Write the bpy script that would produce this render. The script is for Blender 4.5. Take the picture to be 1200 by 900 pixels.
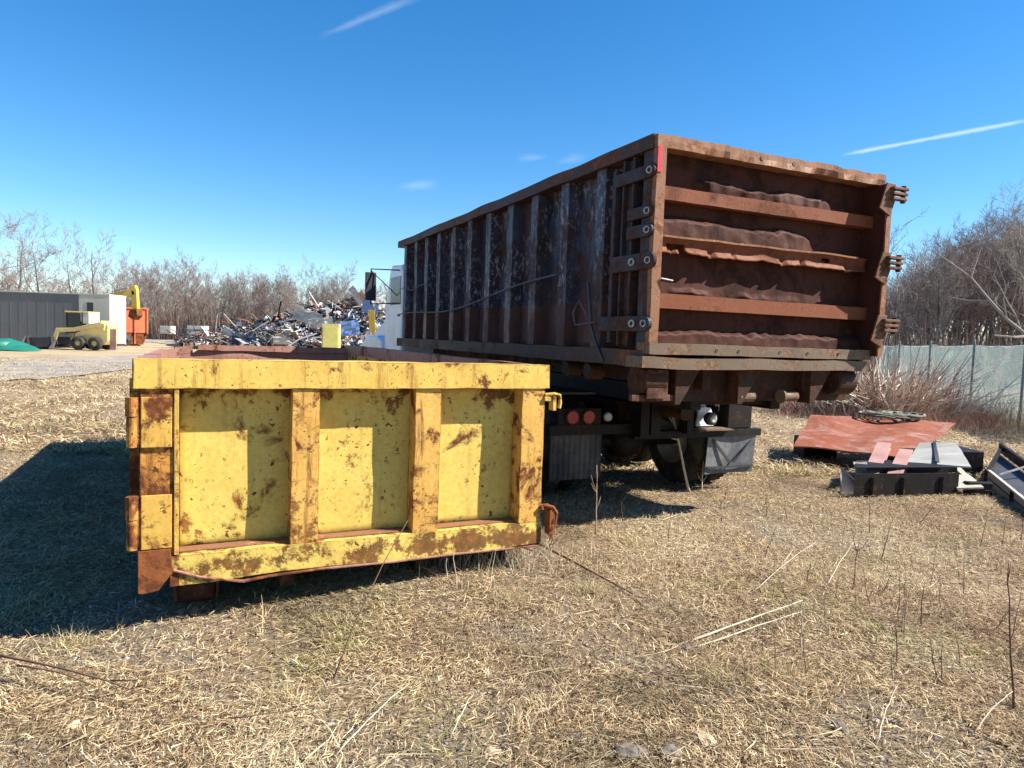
import bpy, bmesh, math, random
import numpy as np
from mathutils import Vector, Matrix, noise as mn
PI = math.pi
for o in list(bpy.data.objects): bpy.data.objects.remove(o, do_unlink=True)
S = bpy.context.scene
COL = S.collection

# ------------------------------------------------------------------ camera
F_PX, PITCH, ROLL, CAM_H = 813.7, 0.0656, 0.0341, 1.63
R0 = Vector((1, 0, 0)); FW = Vector((0, math.cos(PITCH), -math.sin(PITCH))); U0 = Vector((0, math.sin(PITCH), math.cos(PITCH)))
RT = R0 * math.cos(ROLL) + U0 * math.sin(ROLL)
UP = U0 * math.cos(ROLL) - R0 * math.sin(ROLL)
cd = bpy.data.cameras.new('camera'); cam = bpy.data.objects.new('camera', cd); COL.objects.link(cam)
cd.sensor_fit = 'HORIZONTAL'; cd.sensor_width = 36; cd.lens = F_PX / 1200 * 36
cd.clip_start = .05; cd.clip_end = 2000
m = Matrix.Identity(4)
for i in range(3):
    m[i][0] = RT[i]; m[i][1] = UP[i]; m[i][2] = -FW[i]
m[2][3] = CAM_H
cam.matrix_world = m
S.camera = cam

# ------------------------------------------------------------------ light
SUN_EL, SUN_AZ = math.radians(40.5), math.radians(-4)      # azimuth from +X towards +Y
SDIR = Vector((math.cos(SUN_EL) * math.cos(SUN_AZ), math.cos(SUN_EL) * math.sin(SUN_AZ), math.sin(SUN_EL)))
sl = bpy.data.lights.new('sun', 'SUN'); sl.energy = 5.0; sl.angle = math.radians(.5); sl.color = (1, .955, .87)
so = bpy.data.objects.new('sun', sl); COL.objects.link(so); so.rotation_euler = SDIR.to_track_quat('Z', 'Y').to_euler()
so.location = SDIR * 60

W = bpy.data.worlds.new('World'); S.world = W; W.use_nodes = True
wt = W.node_tree; wt.nodes.clear()
wo = wt.nodes.new('ShaderNodeOutputWorld'); bg = wt.nodes.new('ShaderNodeBackground')
sky = wt.nodes.new('ShaderNodeTexSky'); sky.sky_type = 'NISHITA'; sky.sun_disc = False
sky.sun_elevation = SUN_EL; sky.sun_rotation = PI / 2 - SUN_AZ
sky.altitude = 200; sky.air_density = 1.0; sky.dust_density = .12; sky.ozone_density = 4.0
bg.inputs[1].default_value = .078
hs = wt.nodes.new('ShaderNodeHueSaturation'); hs.inputs['Saturation'].default_value = 1.31
wt.links.new(sky.outputs[0], hs.inputs['Color'])
wt.links.new(bg.outputs[0], wo.inputs[0])
S.view_settings.view_transform = 'Standard'; S.view_settings.look = 'None'
S.view_settings.gamma = 1; S.view_settings.exposure = 1.36; S.view_settings.use_curve_mapping = False

def ray(px, py):
    return (RT * ((px - 600) / F_PX) - UP * ((py - 450) / F_PX) + FW)
def G(px, py, z=0.0):                                    # photo point on the ground -> place
    d = ray(px, py); t = (z - CAM_H) / d.z
    return Vector((d.x * t, d.y * t, z))
def D(px, py, Y):                                        # photo point at distance Y -> place
    d = ray(px, py); t = Y / d.y
    return Vector((d.x * t, Y, CAM_H + d.z * t))

# wisps of cloud and a contrail, high in the sky
def wn(t, **k):
    n = wt.nodes.new(t)
    for a, b in k.items(): setattr(n, a, b)
    return n
def wmath(op, a, b=None, c=None):
    n = wn('ShaderNodeMath', operation=op)
    for i, x in enumerate((a, b, c)):
        if x is None: continue
        if isinstance(x, (int, float)): n.inputs[i].default_value = x
        else: wt.links.new(x, n.inputs[i])
    return n.outputs[0]
def wdot(v):
    n = wn('ShaderNodeVectorMath', operation='DOT_PRODUCT'); wt.links.new(tc.outputs['Generated'], n.inputs[0])
    n.inputs[1].default_value = v; return n.outputs['Value']
tc = wn('ShaderNodeTexCoord')
wnz = wn('ShaderNodeTexNoise'); wnz.inputs['Scale'].default_value = 22; wnz.inputs['Detail'].default_value = 7; wnz.inputs['Roughness'].default_value = .6
wt.links.new(tc.outputs['Generated'], wnz.inputs['Vector'])
def wisp(pa, pb, width, strength, soft=.25):
    a, b = ray(*pa).normalized(), ray(*pb).normalized()
    n = a.cross(b).normalized(); mid = (a + b).normalized(); t = (b - a).normalized(); half = (b - a).length / 2
    dist = wmath('ABSOLUTE', wdot(n)); along = wmath('ABSOLUTE', wdot(t))
    w2 = wmath('MULTIPLY_ADD', wnz.outputs[0], width * 2.4, -width * .25)
    f1 = wmath('SUBTRACT', 1, wmath('DIVIDE', dist, w2)); f1 = wmath('MAXIMUM', f1, 0)
    f2 = wmath('MULTIPLY', wmath('SUBTRACT', half, along), 1 / (half * soft)); f2 = wmath('MINIMUM', wmath('MAXIMUM', f2, 0), 1)
    front = wmath('GREATER_THAN', wdot(mid), 0)
    return wmath('MULTIPLY', wmath('MULTIPLY', wmath('MULTIPLY', f1, f2), front), strength)
cl = [wisp((372, 44), (500, -8), .006, .16, .6), wisp((985, 182), (1215, 139), .003, .5, .25),
      wisp((465, 219), (515, 215), .008, .16, .8), wisp((605, 186), (642, 184), .006, .13, .8), wisp((650, 192), (690, 182), .01, .12, .9)]
acc = cl[0]
for c in cl[1:]: acc = wmath('ADD', acc, c)
acc = wmath('MINIMUM', acc, .8)
mx = wn('ShaderNodeMixRGB'); wt.links.new(acc, mx.inputs[0]); wt.links.new(hs.outputs[0], mx.inputs[1]); mx.inputs[2].default_value = (5.6, 6.2, 6.9, 1)
wt.links.new(mx.outputs[0], bg.inputs[0])

# ------------------------------------------------------------------ materials
class NT:
    def __init__(s, name):
        s.m = bpy.data.materials.new(name); s.m.use_nodes = True; s.t = s.m.node_tree
        s.b = s.t.nodes['Principled BSDF']; s.out = s.t.nodes['Material Output']
        s.tc = s.t.nodes.new('ShaderNodeTexCoord')
    def n(s, ty, **k):
        x = s.t.nodes.new(ty)
        for a, b in k.items(): setattr(x, a, b)
        return x
    def l(s, a, b): s.t.links.new(a, b)
    def put(s, sock, v):
        if isinstance(v, (int, float)): sock.default_value = v
        elif isinstance(v, (tuple, list)): sock.default_value = v if len(v) != 3 or sock.type == 'VECTOR' else (*v, 1)
        else: s.l(v, sock)
    def vec(s, scale=(1, 1, 1), rot=(0, 0, 0), loc=(0, 0, 0), src='Object'):
        mp = s.n('ShaderNodeMapping'); s.l(s.tc.outputs[src], mp.inputs[0])
        mp.inputs['Scale'].default_value = scale; mp.inputs['Rotation'].default_value = rot; mp.inputs['Location'].default_value = loc
        return mp.outputs[0]
    def noise(s, scale, detail=6, rough=.6, vec=None, dist=0):
        x = s.n('ShaderNodeTexNoise'); x.inputs['Scale'].default_value = scale; x.inputs['Detail'].default_value = detail
        x.inputs['Roughness'].default_value = rough; x.inputs['Distortion'].default_value = dist
        s.l(vec if vec is not None else s.tc.outputs['Object'], x.inputs['Vector']); return x.outputs[0]
    def ramp(s, fac, stops, mode='LINEAR'):
        x = s.n('ShaderNodeValToRGB'); x.color_ramp.interpolation = mode; e = x.color_ramp.elements
        while len(e) < len(stops): e.new(.5)
        for i, (p, c) in enumerate(stops):
            e[i].position = p; e[i].color = (c, c, c, 1) if isinstance(c, (int, float)) else (*c, 1)
        s.l(fac, x.inputs[0]); return x.outputs[0]
    def math(s, op, a, b=None, clamp=False):
        x = s.n('ShaderNodeMath', operation=op); x.use_clamp = clamp; s.put(x.inputs[0], a)
        if b is not None: s.put(x.inputs[1], b)
        return x.outputs[0]
    def mix(s, f, a, b, mode='MIX'):
        x = s.n('ShaderNodeMixRGB', blend_type=mode); s.put(x.inputs[0], f); s.put(x.inputs[1], a); s.put(x.inputs[2], b); return x.outputs[0]
    def bump(s, h, st=.3, dist=.01):
        x = s.n('ShaderNodeBump'); x.inputs['Strength'].default_value = st; x.inputs['Distance'].default_value = dist
        s.l(h, x.inputs['Height']); s.l(x.outputs[0], s.b.inputs['Normal'])
    def edge(s, r=.012):
        bv = s.n('ShaderNodeBevel', samples=4); bv.inputs['Radius'].default_value = r
        g = s.n('ShaderNodeNewGeometry'); d = s.n('ShaderNodeVectorMath', operation='DOT_PRODUCT')
        s.l(bv.outputs[0], d.inputs[0]); s.l(g.outputs['Normal'], d.inputs[1])
        return s.math('MULTIPLY', s.math('SUBTRACT', 1, d.outputs['Value']), 6, True)
    def z(s):
        x = s.n('ShaderNodeSeparateXYZ'); s.l(s.tc.outputs['Object'], x.inputs[0]); return x.outputs

def rusty(name, paint, rusts, amount=.5, scale=2.2, spots=.6, streak=.5, edge=.8, rough=(.55, .85), extra=None, metal=0, paint_var=.12, bump=.5, seed=0):
    t = NT(name); sv = (seed * 3.7, seed * 1.9, seed)
    v = t.vec(loc=sv)
    big = t.noise(scale, 9, .68, v, .6)
    m1 = t.ramp(big, [(amount - .035, 0), (amount + .05, 1)]); 
    m1 = t.math('SUBTRACT', 1, m1)
    sp = t.noise(scale * 8, 4, .6, v, .3)
    m2 = t.ramp(sp, [(.67 - .1 * spots, 0), (.69 - .1 * spots, 1)])
    sp2 = t.noise(scale * 19, 3, .6, t.vec(loc=(5, 9, seed)), .2)
    m2 = t.math('MAXIMUM', m2, t.ramp(sp2, [(.70 - .06 * spots, 0), (.72 - .06 * spots, 1)]))
    gate = t.ramp(t.noise(scale * 1.4, 3, .5, t.vec(loc=(9, 4, seed))), [(.46, .0), (.58, 1)])
    m2 = t.math('MULTIPLY', m2, gate)
    st = t.noise(9, 6, .7, t.vec(scale=(1.6, 1.6, .16), loc=sv))
    m3 = t.math('MULTIPLY', t.ramp(st, [(.54, 0), (.66, 1)]), streak)
    msk = t.math('MAXIMUM', t.math('MAXIMUM', m1, m2), m3)
    if edge:
        ed = t.math('MULTIPLY', t.edge(), t.ramp(t.noise(14, 5, .7, v), [(.36, 0), (.56, 1)]))
        msk = t.math('MAXIMUM', msk, t.math('MULTIPLY', ed, edge))
    if extra: msk = extra(t, msk)
    rc = t.ramp(t.noise(scale * 5, 8, .75, t.vec(loc=(2, seed, 7))), [(.28, rusts[0]), (.5, rusts[1]), (.72, rusts[2])])
    pc = t.mix(t.ramp(t.noise(scale * .9, 6, .6, t.vec(loc=(5, 5, 5 + seed))), [(.3, 0), (.7, 1)]), paint, tuple(c * (1 - paint_var * (1 + i)) for i, c in enumerate(paint)))
    grime = t.ramp(t.noise(40, 5, .7, v), [(.3, (.88, .76, .60)), (.6, (1.0, 1.0, 1.0))])
    pc = t.mix(1, pc, grime, 'MULTIPLY')
    stain = t.math('MULTIPLY', t.ramp(t.noise(6, 6, .7, t.vec(scale=(2.2, 2.2, .22), loc=(1, 8, seed))), [(.45, 0), (.8, .75)]), streak)
    pc = t.mix(stain, pc, STAIN if paint[0] > .5 else rusts[1])
    col = t.mix(msk, pc, rc)
    t.l(col, t.b.inputs['Base Color'])
    t.l(t.ramp(msk, [(0, rough[0]), (1, rough[1])]), t.b.inputs['Roughness'])
    t.b.inputs['Metallic'].default_value = metal; t.b.inputs['Specular IOR Level'].default_value = .16
    h = t.math('ADD', t.math('MULTIPLY', msk, -.5), t.math('MULTIPLY', t.noise(60, 5, .8, v), .45))
    h = t.math('ADD', h, t.math('MULTIPLY', t.noise(3.5, 3, .5, v), 2.2))
    t.bump(h, bump, .006)
    return t.m

def plain(name, c, rough=.6, var=.25, scale=8, metal=0, bump=.15, dirt=None, vecscale=(1, 1, 1), amt=.5):
    t = NT(name); n = t.noise(scale, 7, .65, t.vec(scale=vecscale))
    col = t.mix(t.ramp(n, [(.3, 0), (.7, 1)]), tuple(x * (1 - var) for x in c), tuple(min(1, x * (1 + var)) for x in c))
    if dirt:
        col = t.mix(t.math('MULTIPLY', t.ramp(t.noise(scale * .4, 8, .7, t.vec(loc=(4, 2, 1), scale=vecscale)), [(.45, 0), (.6, 1)]), amt), col, dirt)
    t.l(col, t.b.inputs['Base Color']); t.b.inputs['Roughness'].default_value = rough; t.b.inputs['Metallic'].default_value = metal
    if rough > .5: t.b.inputs['Specular IOR Level'].default_value = .2
    if bump: t.bump(t.noise(scale * 6, 5, .7), bump, .004)
    return t.m

RUSTS = [(.030, .011, .007), (.115, .036, .014), (.30, .11, .032)]
STAIN = (.50, .20, .045)
DRUST = [(.022, .012, .009), (.055, .024, .014), (.12, .048, .024)]
M = {}
def rib_extra(t, msk):       # rust creeping up the ribs from the foot
    z = t.z()[2]; nz = t.noise(6, 8, .75, t.vec(loc=(1, 6, 2)))
    k = t.math('MULTIPLY', t.math('SUBTRACT', .95, z), .22)
    return t.math('MAXIMUM', msk, t.ramp(t.math('ADD', k, nz), [(.60, 0), (.67, .85)]))
def yel_extra(t, msk):       # rust gathers along the door edges and its foot, the way it does on the real plate
    s = t.z(); x, y, z = s[0], s[1], s[2]
    nz = t.noise(5, 8, .75, t.vec(loc=(3, 3, 3)))
    low = t.math('SUBTRACT', .62, t.math('MULTIPLY', t.math('ABSOLUTE', t.math('SUBTRACT', z, .30)), 3.2))    # lower beam
    a = t.ramp(t.math('ADD', t.math('MULTIPLY', low, .30), nz), [(.60, 0), (.66, .9)])
    top = t.math('SUBTRACT', .5, t.math('MULTIPLY', t.math('ABSOLUTE', t.math('SUBTRACT', z, 1.27)), 3.8))
    b = t.ramp(t.math('ADD', t.math('MULTIPLY', t.math('MAXIMUM', top, 0), .28), nz), [(.60, 0), (.66, .9)])
    left = t.math('MULTIPLY', t.math('LESS_THAN', x, .2), t.ramp(t.math('ADD', nz, t.math('MULTIPLY', t.math('LESS_THAN', z, 1.295), .1)), [(.50, .0), (.57, 1)]))
    return t.math('MAXIMUM', t.math('MAXIMUM', msk, a), t.math('MAXIMUM', b, left))
M['yellow'] = rusty('yellow_rusty_paint', (.58, .465, .125), RUSTS, amount=.375, scale=3.4, spots=.55, streak=.16, edge=.9, extra=yel_extra, paint_var=.07, rough=(.45, .85), seed=1)
M['yellow_rail'] = rusty('yellow_beam_paint', (.60, .44, .11), RUSTS, amount=.40, scale=5.5, spots=.6, streak=.55, edge=.95, paint_var=.07, seed=4)
M['yellow_rib'] = rusty('yellow_rib_paint', (.58, .37, .10), RUSTS, amount=.43, scale=6, spots=.7, streak=.8, edge=1, paint_var=.08, seed=19, extra=rib_extra)
M['yellow_plate'] = rusty('yellow_plate_paint', (.56, .38, .09), RUSTS, amount=.47, scale=5, spots=.9, streak=.6, edge=.7, seed=7)
M['rust'] = rusty('orange_rust', (.24, .085, .03), RUSTS, amount=.5, scale=3, streak=.7, seed=2, paint_var=.05)
M['rust_yellow'] = rusty('rust_eaten_yellow', (.52, .29, .07), RUSTS, amount=.50, scale=5, spots=.9, streak=.9, edge=.9, seed=17)
M['rust_in'] = rusty('interior_rust', (.15, .075, .06), DRUST, amount=.5, scale=2, streak=.6, seed=3, edge=0)
M['rust_lip'] = rusty('pink_rust', (.34, .19, .15), RUSTS, amount=.42, scale=2.6, streak=.4, seed=9, edge=.3, paint_var=.03)
M['gate'] = rusty('tailgate_rust', (.066, .022, .014), [(.016, .008, .006), (.038, .015, .010), (.095, .033, .018)], amount=.46, scale=1.8, streak=.6, edge=.3, seed=5, rough=(.7, .9), paint_var=.04)
M['gate_bar'] = rusty('tailgate_bar_rust', (.18, .060, .028), [(.04, .018, .011), (.12, .042, .021), (.25, .105, .052)], amount=.42, scale=2.2, streak=.2, edge=.5, seed=6, rough=(.65, .85), paint_var=.04)
M['post'] = rusty('post_rust', (.23, .12, .07), [(.06, .028, .018), (.20, .08, .038), (.42, .25, .16)], amount=.45, scale=4, streak=.4, edge=.4, seed=8, paint_var=.03)
M['hinge_steel'] = rusty('hinge_steel', (.16, .085, .055), [(.04, .02, .014), (.10, .045, .026), (.25, .14, .08)], amount=.5, scale=5, streak=.4, edge=.5, seed=23)
M['sill'] = rusty('weathered_steel_sill', (.15, .115, .085), [(.05, .032, .024), (.15, .08, .042), (.30, .21, .14)], amount=.46, scale=5, streak=.2, edge=.6, seed=10, paint_var=.04)
def side_mat():
    t = NT('flaking_dark_paint'); s = t.z(); v = t.vec()
    vs = t.vec(scale=(1.3, 1.3, .45))
    base = t.ramp(t.noise(3, 8, .7, vs), [(.3, (.016, .010, .011)), (.5, (.045, .020, .018)), (.7, (.08, .035, .026))])
    blue = t.ramp(t.noise(2.2, 7, .65, t.vec(loc=(3, 1, 4), scale=(1.2, 1.2, .5))), [(.42, (.014, .015, .024)), (.62, (.05, .055, .085))])
    mk = t.ramp(t.noise(4.2, 9, .74, t.vec(loc=(8, 1, 4), scale=(1.2, 1.2, .55))), [(.46, 0), (.53, 1)])
    hi = t.ramp(s[2], [(0, 0), (1, 1)])
    col = t.mix(mk, base, blue)
    fl = t.ramp(t.noise(15, 9, .80, t.vec(loc=(1, 2, 3), scale=(1.5, 1.5, .8))), [(.54, 0), (.56, 1)])
    region = t.ramp(t.noise(1.7, 4, .6, t.vec(loc=(6, 2, 3), scale=(1.2, 1.2, .7))), [(.42, 0), (.62, 1)])
    fl = t.math('MULTIPLY', fl, region)
    col = t.mix(fl, col, (.32, .31, .34))
    low = t.ramp(t.noise(4, 6, .7, t.vec(scale=(1, 1, .5))), [(.3, (.055, .024, .018)), (.7, (.115, .046, .030))])
    edge = t.math('LESS_THAN', t.math('ADD', s[2], t.math('MULTIPLY', t.noise(5, 8, .75), .30)), 2.13)
    col = t.mix(t.math('MULTIPLY', edge, .9), col, low)
    t.l(col, t.b.inputs['Base Color']); t.l(t.ramp(mk, [(0, .75), (1, .45)]), t.b.inputs['Roughness']); t.b.inputs['Specular IOR Level'].default_value = .35
    h = t.math('ADD', t.math('MULTIPLY', fl, .5), t.math('ADD', t.noise(45, 5, .8), t.math('MULTIPLY', t.noise(3, 3, .5), 2.5)))
    t.bump(h, .6, .006)
    return t.m
M['side'] = side_mat()
M['side_dark'] = rusty('dark_blue_grey_steel', (.045, .047, .065), [(.025, .015, .013), (.06, .03, .022), (.12, .06, .04)], amount=.47, scale=3, streak=.5, edge=.4, seed=12)
M['rail_side'] = rusty('dark_rail', (.060, .040, .036), [(.05, .03, .022), (.12, .055, .035), (.22, .11, .07)], amount=.47, scale=3, streak=.2, edge=.6, seed=13)
M['chassis'] = rusty('chassis_black', (.012, .0115, .012), DRUST, amount=.36, scale=3, streak=.3, edge=.3, seed=14)
M['under'] = rusty('underframe_rust', (.040, .024, .017), DRUST, amount=.5, scale=4, streak=.3, edge=.4, seed=15)
M['white_paint'] = plain('white_truck_paint', (.72, .74, .78), .3, .04, 3, dirt=(.35, .33, .30), bump=0, amt=.35)
M['chrome'] = plain('polished_metal', (.75, .76, .78), .18, .05, 5, metal=1, bump=0)
M['tyre'] = plain('tyre_rubber', (.024, .023, .022), .85, .3, 12, dirt=(.12, .10, .075), amt=.5)
M['rim'] = plain('dusty_rim', (.30, .28, .26), .6, .2, 9, dirt=(.12, .07, .04))
M['flap'] = plain('mud_flap', (.095, .10, .11), .55, .15, 5, dirt=(.30, .28, .25), amt=.6)
M['flap_shaded'] = plain('shaded_mud_flap', (.035, .036, .040), .55, .2, 5, dirt=(.16, .14, .12), amt=.5)  # darker copy of the flap rubber, with the left side's shade in its colour
M['black'] = plain('black_steel', (.025, .025, .028), .5, .3, 8, dirt=(.07, .05, .04))
M['glass_dark'] = plain('dark_glass', (.012, .014, .018), .22, .1, 3, bump=0)
M['red_lens'] = plain('red_lens', (.30, .008, .02), .22, .15, 20, bump=0)
M['clear_lens'] = plain('clear_lens', (.38, .38, .36), .15, .1, 30, bump=0)
M['red_tape'] = plain('red_reflector', (.55, .02, .03), .35, .25, 30, dirt=(.22, .07, .05))
M['cable'] = plain('dull_cable', (.10, .10, .10), .6, .3, 10)
M['pin'] = plain('worn_steel', (.42, .40, .38), .45, .2, 20, metal=.4, dirt=(.2, .1, .06))
M['trailer'] = plain('dark_grey_cladding', (.125, .125, .125), .5, .15, 1.5, vecscale=(1, 1, .3))
M['cream'] = plain('pale_cladding', (.50, .49, .42), .6, .06, 1.2, dirt=(.42, .38, .30), vecscale=(1, 1, .3))
M['orange'] = plain('orange_container_paint', (.70, .17, .065), .5, .1, 3, dirt=(.25, .09, .05))
M['exc'] = plain('excavator_yellow', (.70, .44, .04), .45, .08, 2, dirt=(.4, .3, .12))
M['skid'] = plain('pale_loader_yellow', (.68, .50, .18), .5, .08, 3, dirt=(.35, .27, .15))
M['green'] = plain('green_tarp', (.012, .14, .095), .5, .15, 2)
M['wood_grey'] = plain('grey_board', (.30, .30, .28), .8, .2, 4, vecscale=(.4, 3, 3), dirt=(.18, .15, .12))
M['pinkbeam'] = plain('primer_pink_steel', (.42, .24, .21), .6, .12, 4, dirt=(.25, .13, .10))
M['pale_board'] = plain('bleached_board', (.42, .38, .32), .8, .1, 5, vecscale=(3, .6, 3), dirt=(.35, .28, .2))
M['hose'] = plain('old_hose', (.09, .085, .06), .6, .4, 10, dirt=(.35, .33, .25), amt=.7)
M['bark'] = plain('grey_brown_bark', (.15, .125, .108), .9, .3, 5, bump=.3, vecscale=(1, 1, .3))
M['bark_dark'] = plain('dark_bark', (.095, .078, .072), .9, .3, 5, vecscale=(1, 1, .3))
M['twig'] = plain('twigs', (.205, .168, .148), .9, .25, 1)
M['twig_red'] = plain('reddish_twigs', (.22, .150, .130), .9, .25, 1)
M['twig_pale'] = plain('pale_twigs', (.30, .26, .225), .9, .2, 1)
M['stem'] = plain('dry_stem', (.30, .215, .14), .85, .3, 9)
M['stem_dark'] = plain('dark_dry_stem', (.15, .085, .055), .85, .3, 9)
M['stem_pale'] = plain('bleached_stem', (.48, .40, .29), .85, .15, 9)
M['stone'] = plain('field_stone', (.15, .125, .10), .85, .25, 9, bump=.5)
M['stone_tan'] = plain('tan_stone', (.42, .31, .20), .85, .2, 9, bump=.5)
M['redplate'] = None
t = NT('red_primer_plate')
c1 = t.ramp(t.noise(2.4, 8, .7, t.vec(), 1.2), [(.40, (.21, .055, .024)), (.52, (.24, .085, .048)), (.66, (.30, .20, .17))])
c1 = t.mix(t.ramp(t.noise(9, 8, .8), [(.56, 0), (.64, .8)]), c1, (.17, .06, .035))
t.l(c1, t.b.inputs['Base Color']); t.b.inputs['Roughness'].default_value = .75; t.b.inputs['Specular IOR Level'].default_value = .2; t.bump(t.noise(20, 6, .7), .4, .006); M['redplate'] = t.m

def attr_mat(name, rough=.85, trans=0.0, att='tint'):
    t = NT(name); a = t.n('ShaderNodeAttribute', attribute_name=att); t.l(a.outputs['Color'], t.b.inputs['Base Color'])
    t.b.inputs['Roughness'].default_value = rough; t.b.inputs['Specular IOR Level'].default_value = .25
    if trans:
        tr = t.n('ShaderNodeBsdfTranslucent'); t.l(a.outputs['Color'], tr.inputs[0]); mxs = t.n('ShaderNodeMixShader'); mxs.inputs[0].default_value = trans
        t.l(t.b.outputs[0], mxs.inputs[1]); t.l(tr.outputs[0], mxs.inputs[2]); t.l(mxs.outputs[0], t.out.inputs[0])
    return t.m
M['grass'] = attr_mat('dry_grass', .8, .25)
M['tinted'] = attr_mat('tinted_surface', .85)

# ground: dry turf, bare grey dirt, far off yard
t = NT('dry_turf')
g = t.n('ShaderNodeNewGeometry'); P = g.outputs['Position']
def gn(sc, de=7, ro=.65, di=0):
    x = t.n('ShaderNodeTexNoise'); x.inputs['Scale'].default_value = sc; x.inputs['Detail'].default_value = de; x.inputs['Roughness'].default_value = ro; x.inputs['Distortion'].default_value = di
    t.l(P, x.inputs['Vector']); return x.outputs[0]
straw = t.ramp(gn(30, 8, .8), [(.30, (.08, .055, .035)), (.45, (.26, .185, .12)), (.58, (.46, .345, .22)), (.72, (.66, .53, .36))])
green = t.mix(t.ramp(gn(.45, 6, .65, .5), [(.55, 0), (.72, .4)]), straw, (.32, .30, .13))
dirt = t.ramp(gn(34, 8, .85), [(.32, (.09, .075, .06)), (.5, (.24, .20, .155)), (.68, (.46, .39, .31))])
dm = t.ramp(gn(.8, 8, .7, .6), [(.50, 0), (.62, .8)])
c = t.mix(dm, green, dirt)
far = t.ramp(gn(.25, 8, .75, .4), [(.35, (.32, .25, .15)), (.55, (.54, .43, .26)), (.7, (.44, .37, .26))])
sep = t.n('ShaderNodeSeparateXYZ'); t.l(P, sep.inputs[0])
fm = t.n('ShaderNodeMapRange'); t.l(sep.outputs[1], fm.inputs[0]); fm.inputs[1].default_value = 14; fm.inputs[2].default_value = 32
c = t.mix(t.math('MULTIPLY', fm.outputs[0], .55), c, far)
red = t.math('MULTIPLY', t.ramp(gn(.9, 6, .7), [(.45, 0), (.6, .7)]), t.ramp(t.math('MULTIPLY', sep.outputs[0], .05), [(.36, 0), (.55, 1)]))
c = t.mix(red, c, (.24, .13, .085))
t.l(c, t.b.inputs['Base Color']); t.b.inputs['Roughness'].default_value = .95; t.b.inputs['Specular IOR Level'].default_value = .1
t.bump(t.math('ADD', gn(45, 8, .85), t.math('MULTIPLY', gn(6, 5, .6), 1.6)), 1.0, .05)
M['ground'] = t.m
t = NT('gravel')
P2 = t.n('ShaderNodeNewGeometry').outputs['Position']
def gn2(sc, de=7, ro=.7):
    x = t.n('ShaderNodeTexNoise'); x.inputs['Scale'].default_value = sc; x.inputs['Detail'].default_value = de; x.inputs['Roughness'].default_value = ro
    t.l(P2, x.inputs['Vector']); return x.outputs[0]
c = t.ramp(gn2(12, 8, .85), [(.3, (.13, .11, .09)), (.5, (.23, .20, .165)), (.7, (.34, .295, .245))])
c = t.mix(t.ramp(gn2(.7), [(.45, 0), (.65, .75)]), c, (.42, .345, .24))
t.l(c, t.b.inputs['Base Color']); t.b.inputs['Roughness'].default_value = .95; t.bump(gn2(30), .8, .03)
M['gravel'] = t.m

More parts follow.
